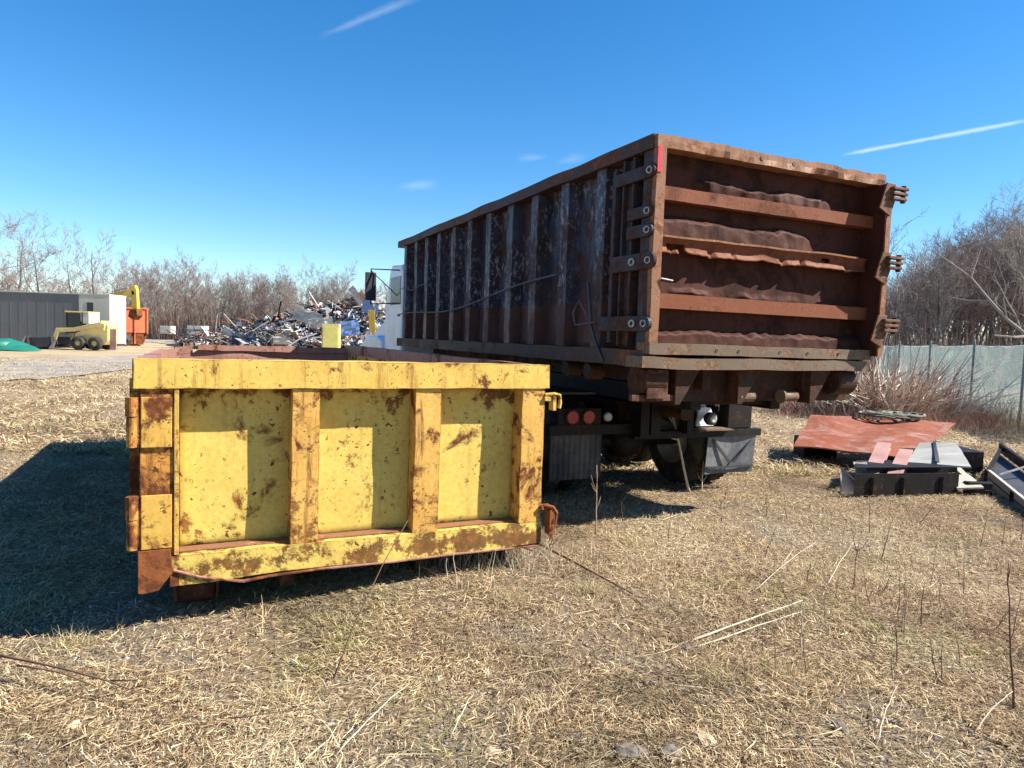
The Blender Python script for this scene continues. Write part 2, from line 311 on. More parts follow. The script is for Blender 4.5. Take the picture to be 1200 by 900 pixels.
# ------------------------------------------------------------------ mesh helpers
class MB:
    def __init__(s): s.v = []; s.f = []; s.c = None
    def add(s, vs, fs, col=None):
        b = len(s.v); s.v += [tuple(x) for x in vs]; s.f += [tuple(i + b for i in f) for f in fs]
        if col is not None:
            if s.c is None: s.c = []
            s.c += [col] * len(vs)
        return s
    def box(s, x0, x1, y0, y1, z0, z1, X=None, col=None):
        vs = [Vector((x, y, z)) for x in (x0, x1) for y in (y0, y1) for z in (z0, z1)]
        if X is not None: vs = [X @ v for v in vs]
        return s.add(vs, [(0, 1, 3, 2), (4, 6, 7, 5), (0, 4, 5, 1), (2, 3, 7, 6), (0, 2, 6, 4), (1, 5, 7, 3)], col)
    def beam(s, a, b, w, h, up=(0, 0, 1), col=None):
        a, b = Vector(a), Vector(b); d = (b - a); L = d.length; d.normalize(); up = Vector(up)
        x = d.cross(up)
        if x.length < 1e-4: x = d.cross(Vector((1, 0, 0)))
        x.normalize(); u = x.cross(d)
        X = Matrix(((x.x, d.x, u.x, a.x), (x.y, d.y, u.y, a.y), (x.z, d.z, u.z, a.z), (0, 0, 0, 1)))
        return s.box(-w / 2, w / 2, 0, L, -h / 2, h / 2, X, col)
    def tube(s, pts, r, n=8, closed=False, cap=True, col=None):
        pts = [Vector(p) for p in pts]; k = len(pts); rs = r if isinstance(r, (list, tuple)) else [r] * k
        vs = []; prev = None
        for i, p in enumerate(pts):
            if closed: d = pts[(i + 1) % k] - pts[i - 1]
            else: d = pts[min(i + 1, k - 1)] - pts[max(i - 1, 0)]
            if d.length < 1e-9: d = Vector((0, 0, 1))
            d.normalize()
            if prev is None:
                a = d.cross(Vector((0, 0, 1)))
                if a.length < .05: a = d.cross(Vector((1, 0, 0)))
            else: a = prev - d * prev.dot(d)
            a.normalize(); prev = a; b = d.cross(a)
            for j in range(n):
                t_ = 2 * PI * j / n; vs.append(p + (a * math.cos(t_) + b * math.sin(t_)) * rs[i])
        fs = []
        for i in range(k if closed else k - 1):
            for j in range(n):
                i2 = (i + 1) % k; fs.append((i * n + j, i * n + (j + 1) % n, i2 * n + (j + 1) % n, i2 * n + j))
        if cap and not closed:
            fs.append(tuple(range(n - 1, -1, -1))); fs.append(tuple((k - 1) * n + j for j in range(n)))
        return s.add(vs, fs, col)
    def cyl(s, a, b, r, n=16, col=None): return s.tube([a, b], r, n, col=col)
    def ring(s, c, axis, R, r, n=20, m=8):
        c = Vector(c); ax = Vector(axis).normalized(); a = ax.cross(Vector((0, 0, 1)))
        if a.length < .1: a = ax.cross(Vector((1, 0, 0)))
        a.normalize(); b = ax.cross(a)
        return s.tube([c + (a * math.cos(2 * PI * i / n) + b * math.sin(2 * PI * i / n)) * R for i in range(n)], r, m, closed=True)
    def lathe(s, prof, c, axis=(1, 0, 0), n=28):          # prof: (offset along axis, radius)
        c = Vector(c); ax = Vector(axis).normalized(); a = ax.cross(Vector((0, 0, 1))); a.normalize(); b = ax.cross(a)
        vs = []; k = len(prof)
        for o_, r_ in prof:
            for j in range(n):
                t_ = 2 * PI * j / n; vs.append(c + ax * o_ + (a * math.cos(t_) + b * math.sin(t_)) * r_)
        fs = [(i * n + j, i * n + (j + 1) % n, (i + 1) * n + (j + 1) % n, (i + 1) * n + j) for i in range(k - 1) for j in range(n)]
        return s.add(vs, fs)
    def prism(s, poly, y0, y1, ax='xz'):                   # 2-D outline pushed along the third axis
        n = len(poly); k = {'xz': lambda p, t_: (p[0], t_, p[1]), 'yz': lambda p, t_: (t_, p[0], p[1]), 'xy': lambda p, t_: (p[0], p[1], t_)}[ax]
        vs = [k(p, y0) for p in poly] + [k(p, y1) for p in poly]
        return s.add(vs, [tuple(range(n))[::-1], tuple(range(n, 2 * n))] + [(i, (i + 1) % n, (i + 1) % n + n, i + n) for i in range(n)])
    def grid(s, fn, nu, nv, closed=False):
        b = [fn(i / nu, j / nv) for i in range(nu + 1) for j in range(nv + 1)]
        return s.add(b, [(i * (nv + 1) + j, (i + 1) * (nv + 1) + j, (i + 1) * (nv + 1) + j + 1, i * (nv + 1) + j + 1) for i in range(nu) for j in range(nv)])
    def dent(s, x0, x1, y0, y1, z0, z1, step=.07, amp=.006, fr=2.5, seed=0, fn=None):   # box whose faces are cut fine and knocked about
        def disp(p):
            q = Vector(p); o = mn.noise_vector(q * fr + Vector((seed * 7.1, seed * 3.3, seed))) * amp
            q = q + o
            if fn: q = Vector(fn(q))
            return q
        nx, ny, nz = [max(1, int(round((b - a) / step))) for a, b in ((x0, x1), (y0, y1), (z0, z1))]
        lx = lambda t_: x0 + (x1 - x0) * t_; ly = lambda t_: y0 + (y1 - y0) * t_; lz = lambda t_: z0 + (z1 - z0) * t_
        for X_ in (x0, x1): s.grid(lambda a, b: disp((X_, ly(a), lz(b))), ny, nz)
        for Y_ in (y0, y1): s.grid(lambda a, b: disp((lx(a), Y_, lz(b))), nx, nz)
        for Z_ in (z0, z1): s.grid(lambda a, b: disp((lx(a), ly(b), Z_)), nx, ny)
        return s
    def build(s, name, mat, parent=None, bevel=0, smooth=False, weld=False, loc=None, solid=0):
        me = bpy.data.meshes.new(name); me.from_pydata(s.v, [], s.f)
        if weld or True:
            bm = bmesh.new(); bm.from_mesh(me)
            if weld: bmesh.ops.remove_doubles(bm, verts=bm.verts, dist=.0004)
            if s.c is None and len(s.f) < 60000: bmesh.ops.recalc_face_normals(bm, faces=bm.faces)
            bm.to_mesh(me); bm.free()
        if s.c is not None:
            ca = me.color_attributes.new('tint', 'FLOAT_COLOR', 'POINT')
            ca.data.foreach_set('color', np.array([(*c_, 1) for c_ in s.c], dtype=np.float32).ravel())
        if smooth:
            me.polygons.foreach_set('use_smooth', [True] * len(me.polygons))
        o = bpy.data.objects.new(name, me); COL.objects.link(o)
        if mat is not None: me.materials.append(M[mat] if isinstance(mat, str) else mat)
        if parent: o.parent = parent
        if loc: o.location = loc
        if solid:
            sm = o.modifiers.new('solid', 'SOLIDIFY'); sm.thickness = solid; sm.offset = 0
        if bevel:
            b_ = o.modifiers.new('bevel', 'BEVEL'); b_.width = bevel; b_.segments = 2; b_.limit_method = 'ANGLE'; b_.angle_limit = .6
        return o
def tag(o, label, cat, group=None, kind=None):
    if label: o['label'] = label
    if cat: o['category'] = cat
    if group: o['group'] = group
    if kind: o['kind'] = kind
    return o
def thing(name, label, cat, loc=(0, 0, 0), rz=0, group=None):
    o = bpy.data.objects.new(name, None); COL.objects.link(o); o.location = loc; o.rotation_euler = (0, 0, rz); o.empty_display_size = .3
    return tag(o, label, cat, group)
def dup(o, loc, rz=0, sc=1, label=None, group=None):
    c = o.copy(); COL.objects.link(c); c.location = loc; c.rotation_euler = (0, 0, rz); c.scale = (sc, sc, sc) if isinstance(sc, (int, float)) else sc
    if label: c['label'] = label
    if group: c['group'] = group
    for ch in list(o.children):
        d = ch.copy(); COL.objects.link(d); d.parent = c
        for g_ in list(ch.children):
            e = g_.copy(); COL.objects.link(e); e.parent = d
    return c

# ------------------------------------------------------------------ ground
def gz(x, y):
    n = mn.noise(Vector((x * .35, y * .35, 3.1))) * .05 + mn.noise(Vector((x * 1.3, y * 1.3, 1.7))) * .028
    fade = 1 if y < 12 else max(.35, 1 - (y - 12) / 30)
    # small rise against the foot of the yellow box, falling off to the left
    k = .08 * math.exp(-(((x + .7) / 1.3) ** 2 + ((y - 4.5) / .7) ** 2)) - .07 * math.exp(-(((x + 3.0) / .9) ** 2 + ((y - 3.6) / .9) ** 2))
    return n * fade + k
def axis(lo, hi, c, fine, grow):
    a = [c]; s_ = fine
    while a[-1] < hi: a.append(a[-1] + s_); s_ = fine if a[-1] < c + 9 else s_ * grow
    b = [c]; s_ = fine
    while b[-1] > lo: b.append(b[-1] - s_); s_ = fine if b[-1] > c - 7 else s_ * grow
    return sorted(set(a + b))
xs = axis(-900, 900, 0, .09, 1.09); ys = axis(-40, 1500, 3.5, .09, 1.09)
gm = MB(); gm.v = [(x, y, gz(x, y) if (abs(x) < 40 and -3 < y < 60) else 0) for x in xs for y in ys]
ny = len(ys); gm.f = [(i * ny + j, (i + 1) * ny + j, (i + 1) * ny + j + 1, i * ny + j + 1) for i in range(len(xs) - 1) for j in range(ny - 1)]
go = gm.build('ground', 'ground', smooth=True); go['kind'] = 'structure'

# grey gravel track crossing on the left and the worn yard beyond it
def ribbon(name, left, right, n, z=.012):
    mb = MB()
    def ip(P_, t_):
        k = t_ * (len(P_) - 1); i = min(int(k), len(P_) - 2); f_ = k - i
        return Vector(P_[i]).lerp(Vector(P_[i + 1]), f_)
    def fn(u_, v_):
        a, b = ip(left, u_), ip(right, u_); w = (mn.noise(Vector((u_ * 14, 5, v_ * 2))) * .25) * (1 if v_ in (0, 1) else 0)
        p = a.lerp(b, v_ + w * .3)
        return (p.x, p.y, gz(p.x, p.y) + z + .03)
    mb.grid(fn, n, 14); o = mb.build(name, 'gravel', smooth=True); o['kind'] = 'structure'; return o
L_ = [G(-260, 424), G(0, 424), G(80, 421), G(160, 417), G(300, 418), G(460, 420)]
R_ = [G(-260, 455), G(0, 448), G(80, 443), G(160, 433), G(300, 430), G(460, 430)]
ribbon('gravel_track', [p.xy.to_3d() for p in L_], [p.xy.to_3d() for p in R_], 60)
L2 = [G(130, 392), G(220, 394), G(330, 397), G(520, 402)]; R2 = [G(110, 398), G(200, 403), G(330, 406), G(520, 412)]
ribbon('yard_surface', [p.xy.to_3d() for p in L2], [p.xy.to_3d() for p in R2], 40)

# ------------------------------------------------------------------ yellow dumpster
YO, YA = (-1.9653, 3.6356, 0), .4474
yd = thing('yellow_dumpster', 'rusty yellow low roll-off dumpster with three-panel rear door, standing in the grass in front', 'dumpster', YO, YA)
Wd, Ld, Z0, Z1 = 2.44, 6.1, .224, 1.458
# door
gate = MB()
gate.dent(.17, 2.30, .136, .148, .38, 1.31, .06, .010, 2.2, 3)
door = gate.build('door_panel', 'yellow', yd, weld=True, smooth=True)
bm_ = MB(); bm_.dent(-.02, 2.455, -.012, .133, 1.30, 1.458, .05, .006, 5, 1)
bm_.build('top_beam', 'yellow_rail', yd, weld=True)
bl = MB()
def lowfn(q): 
    q.z += -.012 * math.sin(q.x * 4 + 1) * (1 if q.z < .3 else 0)
    if q.x < .2 and q.z < .3: q.z += 0
    return q
bl.dent(.155, 2.435, -.004, .134, .225, .385, .05, .006, 5, 2, lowfn)
bl.build('bottom_beam', 'yellow', yd, weld=True)
for i, (a, b) in enumerate(((.785, .94), (1.525, 1.69))):
    r = MB(); r.dent(a, b, .004, .134, .386, 1.299, .05, .005, 5, 5 + i); r.build('door_rib', 'yellow_rib', yd, weld=True)
r = MB(); r.dent(2.262, 2.43, -.002, .134, .386, 1.299, .05, .004, 5, 9); r.build('door_rib', 'yellow_rib', yd, weld=True)
r = MB(); r.box(.172, .196, -.006, .134, .39, 1.298); r.build('door_rib', 'yellow_rail', yd, bevel=.003)
# thin welded flanges round the panels
fl = MB()
for a, b in ((.198, .783), (.942, 1.523), (1.692, 2.260)):
    fl.box(a, b, .05, .134, .386, .396); 
fl.build('weld_flange', 'post', yd, bevel=.002)
lp = MB(); lp.dent(.012, .170, .006, .12, .385, 1.299, .05, .004, 5, 11); lp.build('hinge_post', 'rust_yellow', yd, weld=True)
for z0, z1 in ((.985, 1.256), (.435, .728)):
    h = MB(); h.box(.014, .162, -.014, .004, z0, z1)
    ho = h.build('hinge_plate', 'yellow_plate', yd, bevel=.004)
    k = MB(); k.cyl((-.028, -.004, z0 + .005), (-.028, -.004, z0 + .165), .026, 18); k.cyl((-.028, -.004, z0 + .17), (-.028, -.004, z1 - .002), .031, 18)
    k.box(-.03, .02, -.006, .014, z0 + .02, z1 - .02)
    k.build('hinge_barrel', 'rust_yellow', ho, smooth=False)
# foot of the post: orange plate bent down past the beam, and the torn lower lip
f = MB(); f.prism([(0.0, .43), (.155, .43), (.17, .30), (.12, .235), (.10, .205), (.02, .195), (0.0, .2)], -.016, .006); f.build('post_foot', 'rust', yd, bevel=.003)
f = MB()
lip = [(.17, .315), (.30, .262), (.44, .228), (.53, .207), (.66, .222), (.95, .232), (1.4, .226), (1.8, .232), (2.43, .226)]
def lipf(u_, v_):
    k = u_ * (len(lip) - 1); i = min(int(k), len(lip) - 2); ff = k - i
    x = lip[i][0] * (1 - ff) + lip[i + 1][0] * ff; z = lip[i][1] * (1 - ff) + lip[i + 1][1] * ff
    return (x, -.018 + v_ * .10, z - .006 + v_ * .012)
f.grid(lipf, 48, 4); f.build('torn_lip', 'rust_lip', yd, solid=.007)
# right side latches
h = MB(); h.tube([(2.43, .0, 1.255), (2.49, -.02, 1.262), (2.53, -.025, 1.255), (2.535, -.025, 1.20), (2.528, -.025, 1.165)], .014, 8)
h.box(2.42, 2.505, -.022, .02, 1.215, 1.245); h.box(2.478, 2.505, -.03, .03, 1.15, 1.25); h.build('latch_hook', 'yellow_rail', yd, bevel=.003)
h = MB(); h.box(2.42, 2.50, -.03, .03, .47, .50); h.tube([(2.44, -.02, .50), (2.50, -.045, .49), (2.53, -.045, .45), (2.52, -.04, .36), (2.49, -.03, .30)], .013, 8); h.box(2.475, 2.52, -.05, .02, .30, .47)
h.build('latch_hook', 'rust', yd, bevel=.003)
c = MB()
for i in range(9): c.ring((2.50 + .008 * math.sin(i * 2), -.045, .42 - i * .025), ((1, 0, 0) if i % 2 else (0, 1, 0)), .014, .0035, 10, 5)
c.build('chain', 'rust', yd)
# body
def railz(v_): return -.12 * min(1, max(0, v_) / 6.1)
b = MB(); b.grid(lambda a, c_: (.02 + .012 * mn.noise(Vector((a * 20, c_ * 3, 1))), .14 + a * 5.95, .24 + c_ * (1.12 + railz(a * 5.95))), 70, 10)
b.build('side_wall', 'rust_lip', yd, solid=.008)
for x in (.0, 2.345):
    b = MB(); b.box(x, x + .095, .122 if x == 0 else .136, .21, .235, 1.325); b.build('corner_post', 'yellow', yd, bevel=.004)  # filler posts added to block sun leaking past the door ends
b = MB(); b.grid(lambda a, c_: (2.42 + .012 * mn.noise(Vector((a * 20, c_ * 3, 2))), .14 + a * 5.95, .24 + c_ * 1.12), 70, 10)
b.build('side_wall', 'yellow', yd, solid=.008)
def rail(x0, sag):
    r = MB(); r.dent(x0, x0 + .09, .12, 6.1, 1.33, 1.452, .09, .008, 3, 6, lambda q: Vector((q.x, q.y, q.z + (railz(q.y) if sag else 0)))); return r
rail(-.035, True).build('side_rail', 'rust_lip', yd, weld=True); rail(2.385, False).build('side_rail', 'rust_lip', yd, weld=True)
for side, x0, x1 in (('l', -.07, .014), ('r', 2.426, 2.51)):
    for i in range(9):
        r = MB(); v0 = .55 + i * .64; r.prism([(v0, .26), (v0 + .09, .26), (v0 + .09, 1.325 + (railz(v0) if side == 'l' else 0)), (v0, 1.325 + (railz(v0) if side == 'l' else 0))], x0, x1, 'yz'); r.build('side_rib', 'yellow', yd, bevel=.004)
fr = MB()
def frf(u_, v_):
    x = .02 + u_ * 2.4; top = (1.315 + .09 * min(1, x / .36)) if x < .36 else (1.30 + .09 * min(1, (x - .37) / .12) if x < .5 else 1.405 + .012 * mn.noise(Vector((x * 3, 0, 5))))
    return (x, 6.08 + .03 * mn.noise(Vector((x * 2, v_ * 3, 9))), .24 + v_ * (top - .24))
fr.grid(frf, 120, 8); fr.build('front_wall', 'rust_lip', yd, solid=.01)
fr = MB(); fr.dent(.42, 2.42, 6.04, 6.14, 1.33, 1.40, .08, .01, 3, 8); fr.build('front_rail', 'rust_lip', yd, weld=True)
fl = MB(); fl.box(.0, 2.44, .14, 6.09, .218, .256); fl.build('floor_plate', 'rust_in', yd)
sk = MB()
for x in (.75, 1.60): sk.box(x, x + .08, .16, 6.0, .09, .222)
for i in range(8): sk.box(.06, 2.38, .3 + i * .75, .36 + i * .75, .15, .22)
sk.build('understructure', 'under', yd)
for x, sgn in ((.19, 1), (2.05, 1)):
    r = MB(); r.lathe([(0, .02), (0, .085), (.01, .09), (.19, .09), (.20, .085), (.20, .02)], (x, .32, .095), (1, 0, 0), 24); r.build('ground_roller', 'under', yd)
    r = MB(); r.box(x - .02, x - .004, .2, .42, .05, .224); r.box(x + .204, x + .22, .2, .42, .05, .224); r.build('roller_bracket', 'under', yd, bevel=.003)

# ------------------------------------------------------------------ roll-off truck
BO, BA = (1.0653, 5.3872, 0), .429
tk = thing('roll_off_truck', 'white cab roll-off hoist truck carrying the tall rusty brown container', 'truck', BO, BA)
m_ = MB()
for x in (.80, 1.52): m_.dent(x, x + .09, 1.62, 10.6, .78, 1.02, .3, .004, 2, 3)
for v in (1.7, 2.9, 4.4, 6.2): m_.box(.89, 1.52, v, v + .1, .8, 1.0)
m_.build('chassis_frame', 'chassis', tk)
m_ = MB()
for x in (.70, 1.62): m_.box(x, x + .11, .35, 7.2, 1.06, 1.24)
m_.box(.70, 1.73, .42, .56, 1.10, 1.22)
m_.build('hoist_rails', 'chassis', tk, bevel=.004)
m_ = MB(); m_.cyl((1.18, 1.0, .95), (1.18, 5.5, 1.1), .07); m_.cyl((1.30, 1.4, .9), (1.30, 5.3, 1.08), .045); m_.build('hoist_cylinder', 'under', tk, smooth=False)
# rear crossmember with lamps
m_ = MB(); m_.dent(-.08, .95, 1.46, 1.58, .70, .80, .1, .004, 3, 4); m_.box(.02, .50, 1.48, 1.52, .80, .96); m_.box(.86, .96, 1.3, 1.5, .68, 1.1)
m_.build('rear_crossmember', 'chassis', tk)
m_ = MB(); m_.dent(.90, 2.60, 1.45, 1.57, .635, .71, .1, .005, 3, 4); m_.build('rear_bumper', 'chassis', tk)
m_ = MB(); m_.box(1.02, 1.14, 1.35, 1.45, .69, 1.15); m_.box(1.48, 1.56, 1.35, 1.5, .69, 1.2); m_.beam((1.05, 1.3, 1.05), (1.6, 1.2, 1.28), .06, .06); m_.build('hoist_bracket', 'chassis', tk, bevel=.004)
for x in (.165, .35):
    m_ = MB(); m_.lathe([(0, .001), (0, .062), (.014, .066), (.03, .066)], (x, 1.455, .875), (0, 1, 0), 20); lo = m_.build('tail_light', 'red_lens', tk, smooth=False)
    m_ = MB(); m_.ring((x, 1.462, .875), (0, 1, 0), .071, .009, 20, 6); m_.build('lamp_rim', 'under', lo)
m_ = MB(); m_.lathe([(0, .001), (-.01, .03), (0, .045), (.02, .048)], (.585, 1.47, .872), (0, 1, 0), 20); m_.build('reversing_light', 'clear_lens', tk, smooth=True)
m_ = MB(); m_.lathe([(0, .001), (-.012, .04), (.0, .068), (.05, .072), (.09, .05)], (1.87, 1.42, .835), (0, 1, 0), 20); lo = m_.build('work_light', 'black', tk)
m_ = MB(); m_.lathe([(0, .001), (-.008, .03), (0, .044)], (1.87, 1.402, .835), (0, 1, 0), 18); m_.build('lens', 'clear_lens', lo)
m_ = MB(); m_.prism([(1.77, .74), (1.80, .93), (1.86, .95), (1.96, .94), (2.02, .80), (2.01, .74)], 1.56, 1.585); m_.build('white_plate', 'white_paint', tk, bevel=.003)
m_ = MB(); m_.dent(1.66, 2.12, 1.36, 1.56, .712, .728, .06, .01, 6, 5); m_.build('lamp_shelf', 'sill', tk)
m_ = MB(); m_.box(2.16, 2.50, 1.50, 1.66, .715, 1.02); m_.build('battery_box', 'chassis', tk, bevel=.01)
# mud flaps
m_ = MB(); m_.grid(lambda a, b_: (1.86 + a * .68, 1.50 + .03 * math.sin(a * 3) + .04 * (1 - b_) - .04, .215 + b_ * .42), 12, 8); fo = m_.build('mud_flap', 'flap', tk, solid=.012); fo['label'] = 'grey sunlit rubber mud flap with crossed braces'
m_ = MB(); m_.beam((1.93, 1.462, .60), (2.20, 1.475, .33), .03, .012, (0, 1, 0)); m_.beam((2.50, 1.475, .60), (2.24, 1.47, .34), .02, .012, (0, 1, 0)); m_.beam((1.88, 1.48, .29), (2.53, 1.485, .29), .022, .02, (0, 1, 0)); m_.build('flap_brace', 'black', fo)
m_ = MB(); m_.grid(lambda a, b_: (-.05 + a * .58, 1.50 + .008 * math.sin(a * 60), .25 + b_ * .45), 60, 4); m_.build('mud_flap', 'flap_shaded', tk, solid=.012)
# wheels
def tyre(par, x, v, r=.52, w=.27, rim_out=1):
    m_ = MB(); m_.lathe([(0, r * .56), (0, r * .80), (.02, r * .93), (.045, r * .985), (.055, r), (w - .055, r), (w - .045, r * .985), (w - .02, r * .93), (w, r * .80), (w, r * .56)], (x, v, r + .01), (1, 0, 0), 40)
    w_ = m_.build('wheel', 'tyre', par, smooth=True)
    m_ = MB()
    for k in range(44):
        a = 2 * PI * k / 44
        for s_ in (0, 1):
            cx = x + (.06 if s_ == 0 else w / 2 + .01); X = Matrix.Translation((0, v, r + .01)) @ Matrix.Rotation(a + s_ * .07, 4, 'X') @ Matrix.Translation((0, 0, r))
            m_.box(cx, cx + w / 2 - .07, -.022, .022, -.004, .010, X)
    m_.build('tread', 'tyre', w_)
    m_ = MB(); xo = x + (w - .05 if rim_out > 0 else .05); m_.lathe([(0, .01), (0, .1), (-.06 * rim_out, .12), (-.08 * rim_out, r * .45), (0, r * .57), (.045 * rim_out, r * .585)], (xo, v, r + .01), (1, 0, 0), 28); m_.build('rim', 'rim', w_, smooth=True)
    return w_
for v in (2.12, 3.45):
    tyre(tk, -.02, v, rim_out=-1); tyre(tk, .30, v); tyre(tk, 1.87, v, rim_out=-1); tyre(tk, 2.19, v)
    m_ = MB(); m_.cyl((.05, v, .53), (2.4, v, .53), .075); m_.lathe([(-.22, .05), (-.15, .17), (0, .21), (.15, .17), (.22, .05)], (1.2, v, .53), (1, 0, 0), 20); m_.build('axle', 'chassis', tk, smooth=True)
tyre(tk, .05, 9.3, rim_out=-1); tyre(tk, 2.12, 9.3)
m_ = MB(); m_.box(-.02, .5, 1.6, 4.1, 1.09, 1.11); m_.box(1.95, 2.5, 1.75, 4.1, 1.09, 1.11); m_.build('fender', 'black', tk)
m_ = MB(); m_.cyl((.0, 5.0, .72), (.0, 6.3, .72), .28, 24); m_.box(-.02, .02, 5.2, 5.26, .44, 1.0); m_.build('fuel_tank', 'chrome', tk, smooth=False)
# cab, hood and their fittings
m_ = MB()
cabp = [(7.42, .95), (7.42, 2.74), (7.50, 2.86), (8.15, 2.90), (8.28, 2.80), (8.62, 2.12), (8.62, .95)]
m_.prism(cabp, .06, 2.38, 'yz'); cab = m_.build('cab', 'white_paint', tk, bevel=.05)
m_ = MB(); m_.box(.050, .064, 7.50, 8.18, 2.16, 2.66); m_.build('side_window', 'glass_dark', cab, bevel=.01)
m_ = MB(); m_.box(2.376, 2.39, 7.50, 8.18, 2.16, 2.66); m_.build('side_window', 'glass_dark', cab, bevel=.01)
m_ = MB(); m_.beam((1.22, 8.31, 2.76), (1.22, 8.63, 2.15), 2.0, .012, (0, 1, .4)); m_.build('windshield', 'glass_dark', cab)
m_ = MB(); m_.box(.045, .06, 7.52, 7.66, 1.95, 1.99); m_.build('door_handle', 'black', cab)
m_ = MB()
m_.prism([(8.6, .95), (8.6, 2.12), (9.0, 1.98), (10.2, 1.78), (10.45, 1.66), (10.52, 1.35), (10.5, .8), (9.9, .8), (9.8, 1.0), (9.3, 1.13), (8.8, 1.0), (8.75, .8), (8.62, .8)], .30, 2.14, 'yz')
m_.prism([(8.62, .75), (8.62, 1.50), (9.0, 1.60), (9.9, 1.58), (10.35, 1.42), (10.4, .85), (9.95, .85), (9.8, 1.05), (9.3, 1.16), (8.85, 1.02), (8.74, .75)], .0, 2.44, 'yz')
m_.build('hood', 'white_paint', tk, bevel=.05)
m_ = MB(); m_.box(.5, 1.94, 10.5, 10.56, .9, 1.6); m_.build('grille', 'chrome', tk, bevel=.01)
m_ = MB(); m_.box(0, 2.44, 10.55, 10.75, .5, .78); m_.build('front_bumper', 'chrome', tk, bevel=.02)
for x in (-.46, 2.74):
    m_ = MB(); m_.box(x, x + .19, 7.95, 8.02, 2.22, 2.72); mo = m_.build('mirror', 'black', tk, bevel=.01)
    xi = .07 if x < 0 else 2.37; xm = x + .1
    m_ = MB(); m_.tube([(xi, 7.6, 2.76), (xm, 7.98, 2.78), (xm, 7.98, 2.16), (xi, 7.62, 2.18)], .014, 6); m_.tube([(xm, 7.98, 2.75), (xi, 7.7, 2.30)], .009, 5); m_.build('mirror_arm', 'black', mo)
m_ = MB(); m_.box(-.02, .12, 6.75, 7.15, 1.12, 1.34); m_.build('toolbox', 'white_paint', tk, bevel=.01)
m_ = MB(); m_.box(-.03, .06, 5.55, 5.70, 1.20, 1.36); m_.build('marker_box', 'white_paint', tk, bevel=.01)

# ------------------------------------------------------------------ tall brown container
bc = thing('brown_container', 'tall rusty brown roll-off container with ribbed sides loaded on the truck', 'container', BO, BA)
BZ0, BZ1, BL, BW = 1.56, 3.215, 7.34, 2.44
b = MB(); b.grid(lambda a, c_: (.125 + .018 * mn.noise(Vector((a * 22, c_ * 4, 11))), .18 + a * 7.12, BZ0 + c_ * 1.62), 120, 24); b.build('side_wall', 'side', bc, solid=.008, smooth=True)
b = MB(); b.grid(lambda a, c_: (2.35 + .018 * mn.noise(Vector((a * 22, c_ * 4, 12))), .18 + a * 7.12, BZ0 + c_ * 1.62), 90, 10); b.build('side_wall', 'side', bc, solid=.008)
b = MB(); b.box(.09, 2.35, 7.24, 7.30, BZ0, 3.14); b.build('front_wall', 'side', bc, bevel=.004)
b = MB(); b.box(.10, 2.34, .14, 7.22, 1.56, 1.575); b.build('floor_plate', 'rust_in', bc)
ribs = [.72, 1.37, 2.02, 2.64, 3.27, 3.90, 4.52, 5.15, 5.74, 6.30, 6.9]
for k, v in enumerate(ribs):
    for s_ in (0, 1):
        r = MB(); w = .19
        sx = (lambda a: a) if s_ == 0 else (lambda a: 2.44 - a)
        dz = .02 * mn.noise(Vector((k, 3, s_))); tl = .010 * mn.noise(Vector((k, 8, s_)))
        n = 16; vs = []
        for i in range(n + 1):
            z = 1.575 + i / n * (3.115 - 1.575)
            d = .012 * mn.noise(Vector((k * 5, z * 3, s_ * 9)))
            for (a, c_) in ((.135, v - .004 + d), (-.012 + d * .7, v + .018 + d + tl), (-.012 + d, v + w - .018 + d), (.135, v + w + .004 + d)): vs.append((sx(a), c_, z))
        fs = [(i * 4 + j, i * 4 + (j + 1) % 4, (i + 1) * 4 + (j + 1) % 4, (i + 1) * 4 + j) for i in range(n) for j in range(4)] + [(3, 2, 1, 0), (n * 4, n * 4 + 1, n * 4 + 2, n * 4 + 3)]
        r.add(vs, fs); r.build('side_rib', 'side', bc, bevel=.004)
for x0, x1 in ((-.045, .095), (2.345, 2.485)):
    r = MB(); r.dent(x0, x1, .03, 7.36, 3.115, 3.222, .10, .012, 1.8, 4); r.build('top_rail', 'rail_side', bc, weld=True)
    r = MB(); r.dent(x0 + .01, x1, .05, 7.34, 1.44, 1.572, .12, .008, 2.2, 5); r.build('bottom_rail', 'rail_side', bc, weld=True)
r = MB(); r.dent(.1, 2.34, 7.25, 7.36, 3.115, 3.215, .12, .008, 2, 7); r.build('top_rail', 'rail_side', bc, weld=True)
# corner post, channel column and latch straps on the near side
r = MB(); r.dent(-.024, .085, .048, .17, 1.575, 3.112, .08, .005, 4, 3); r.build('corner_post', 'side_dark', bc, weld=True)
r = MB(); r.box(-.022, .08, .30, .325, 1.60, 3.11); r.box(-.022, .08, .44, .465, 1.60, 3.11); r.box(.02, .08, .325, .44, 1.60, 3.11); r.build('side_channel', 'side_dark', bc, bevel=.004)
r = MB(); r.box(-.03, .08, .55, .60, 1.62, 3.05); r.build('side_channel', 'side_dark', bc, bevel=.004)
def strap(z0, z1, v0, v1, ringv=None):
    r = MB(); r.box(-.055, -.024, v0, v1, z0, z1); r.lathe([(0, .001), (0, (z1 - z0) / 2 - .004), (.035, (z1 - z0) / 2 - .004), (.035, .001)], (-.058, v0, (z0 + z1) / 2), (1, 0, 0), 18)
    so_ = r.build('latch_strap', 'side_dark', bc, bevel=.004)
    r = MB(); r.ring((-.064, v0 + .01, (z0 + z1) / 2), (1, .4, 0), .023, .006, 16, 6)
    if ringv is not None: r.build('pin_ring', 'pin', so_); r = MB(); r.ring((-.075, ringv, (z0 + z1) / 2), (1, .3, 0), .024, .008, 16, 6)
    r.build('pin_ring', 'pin', so_)
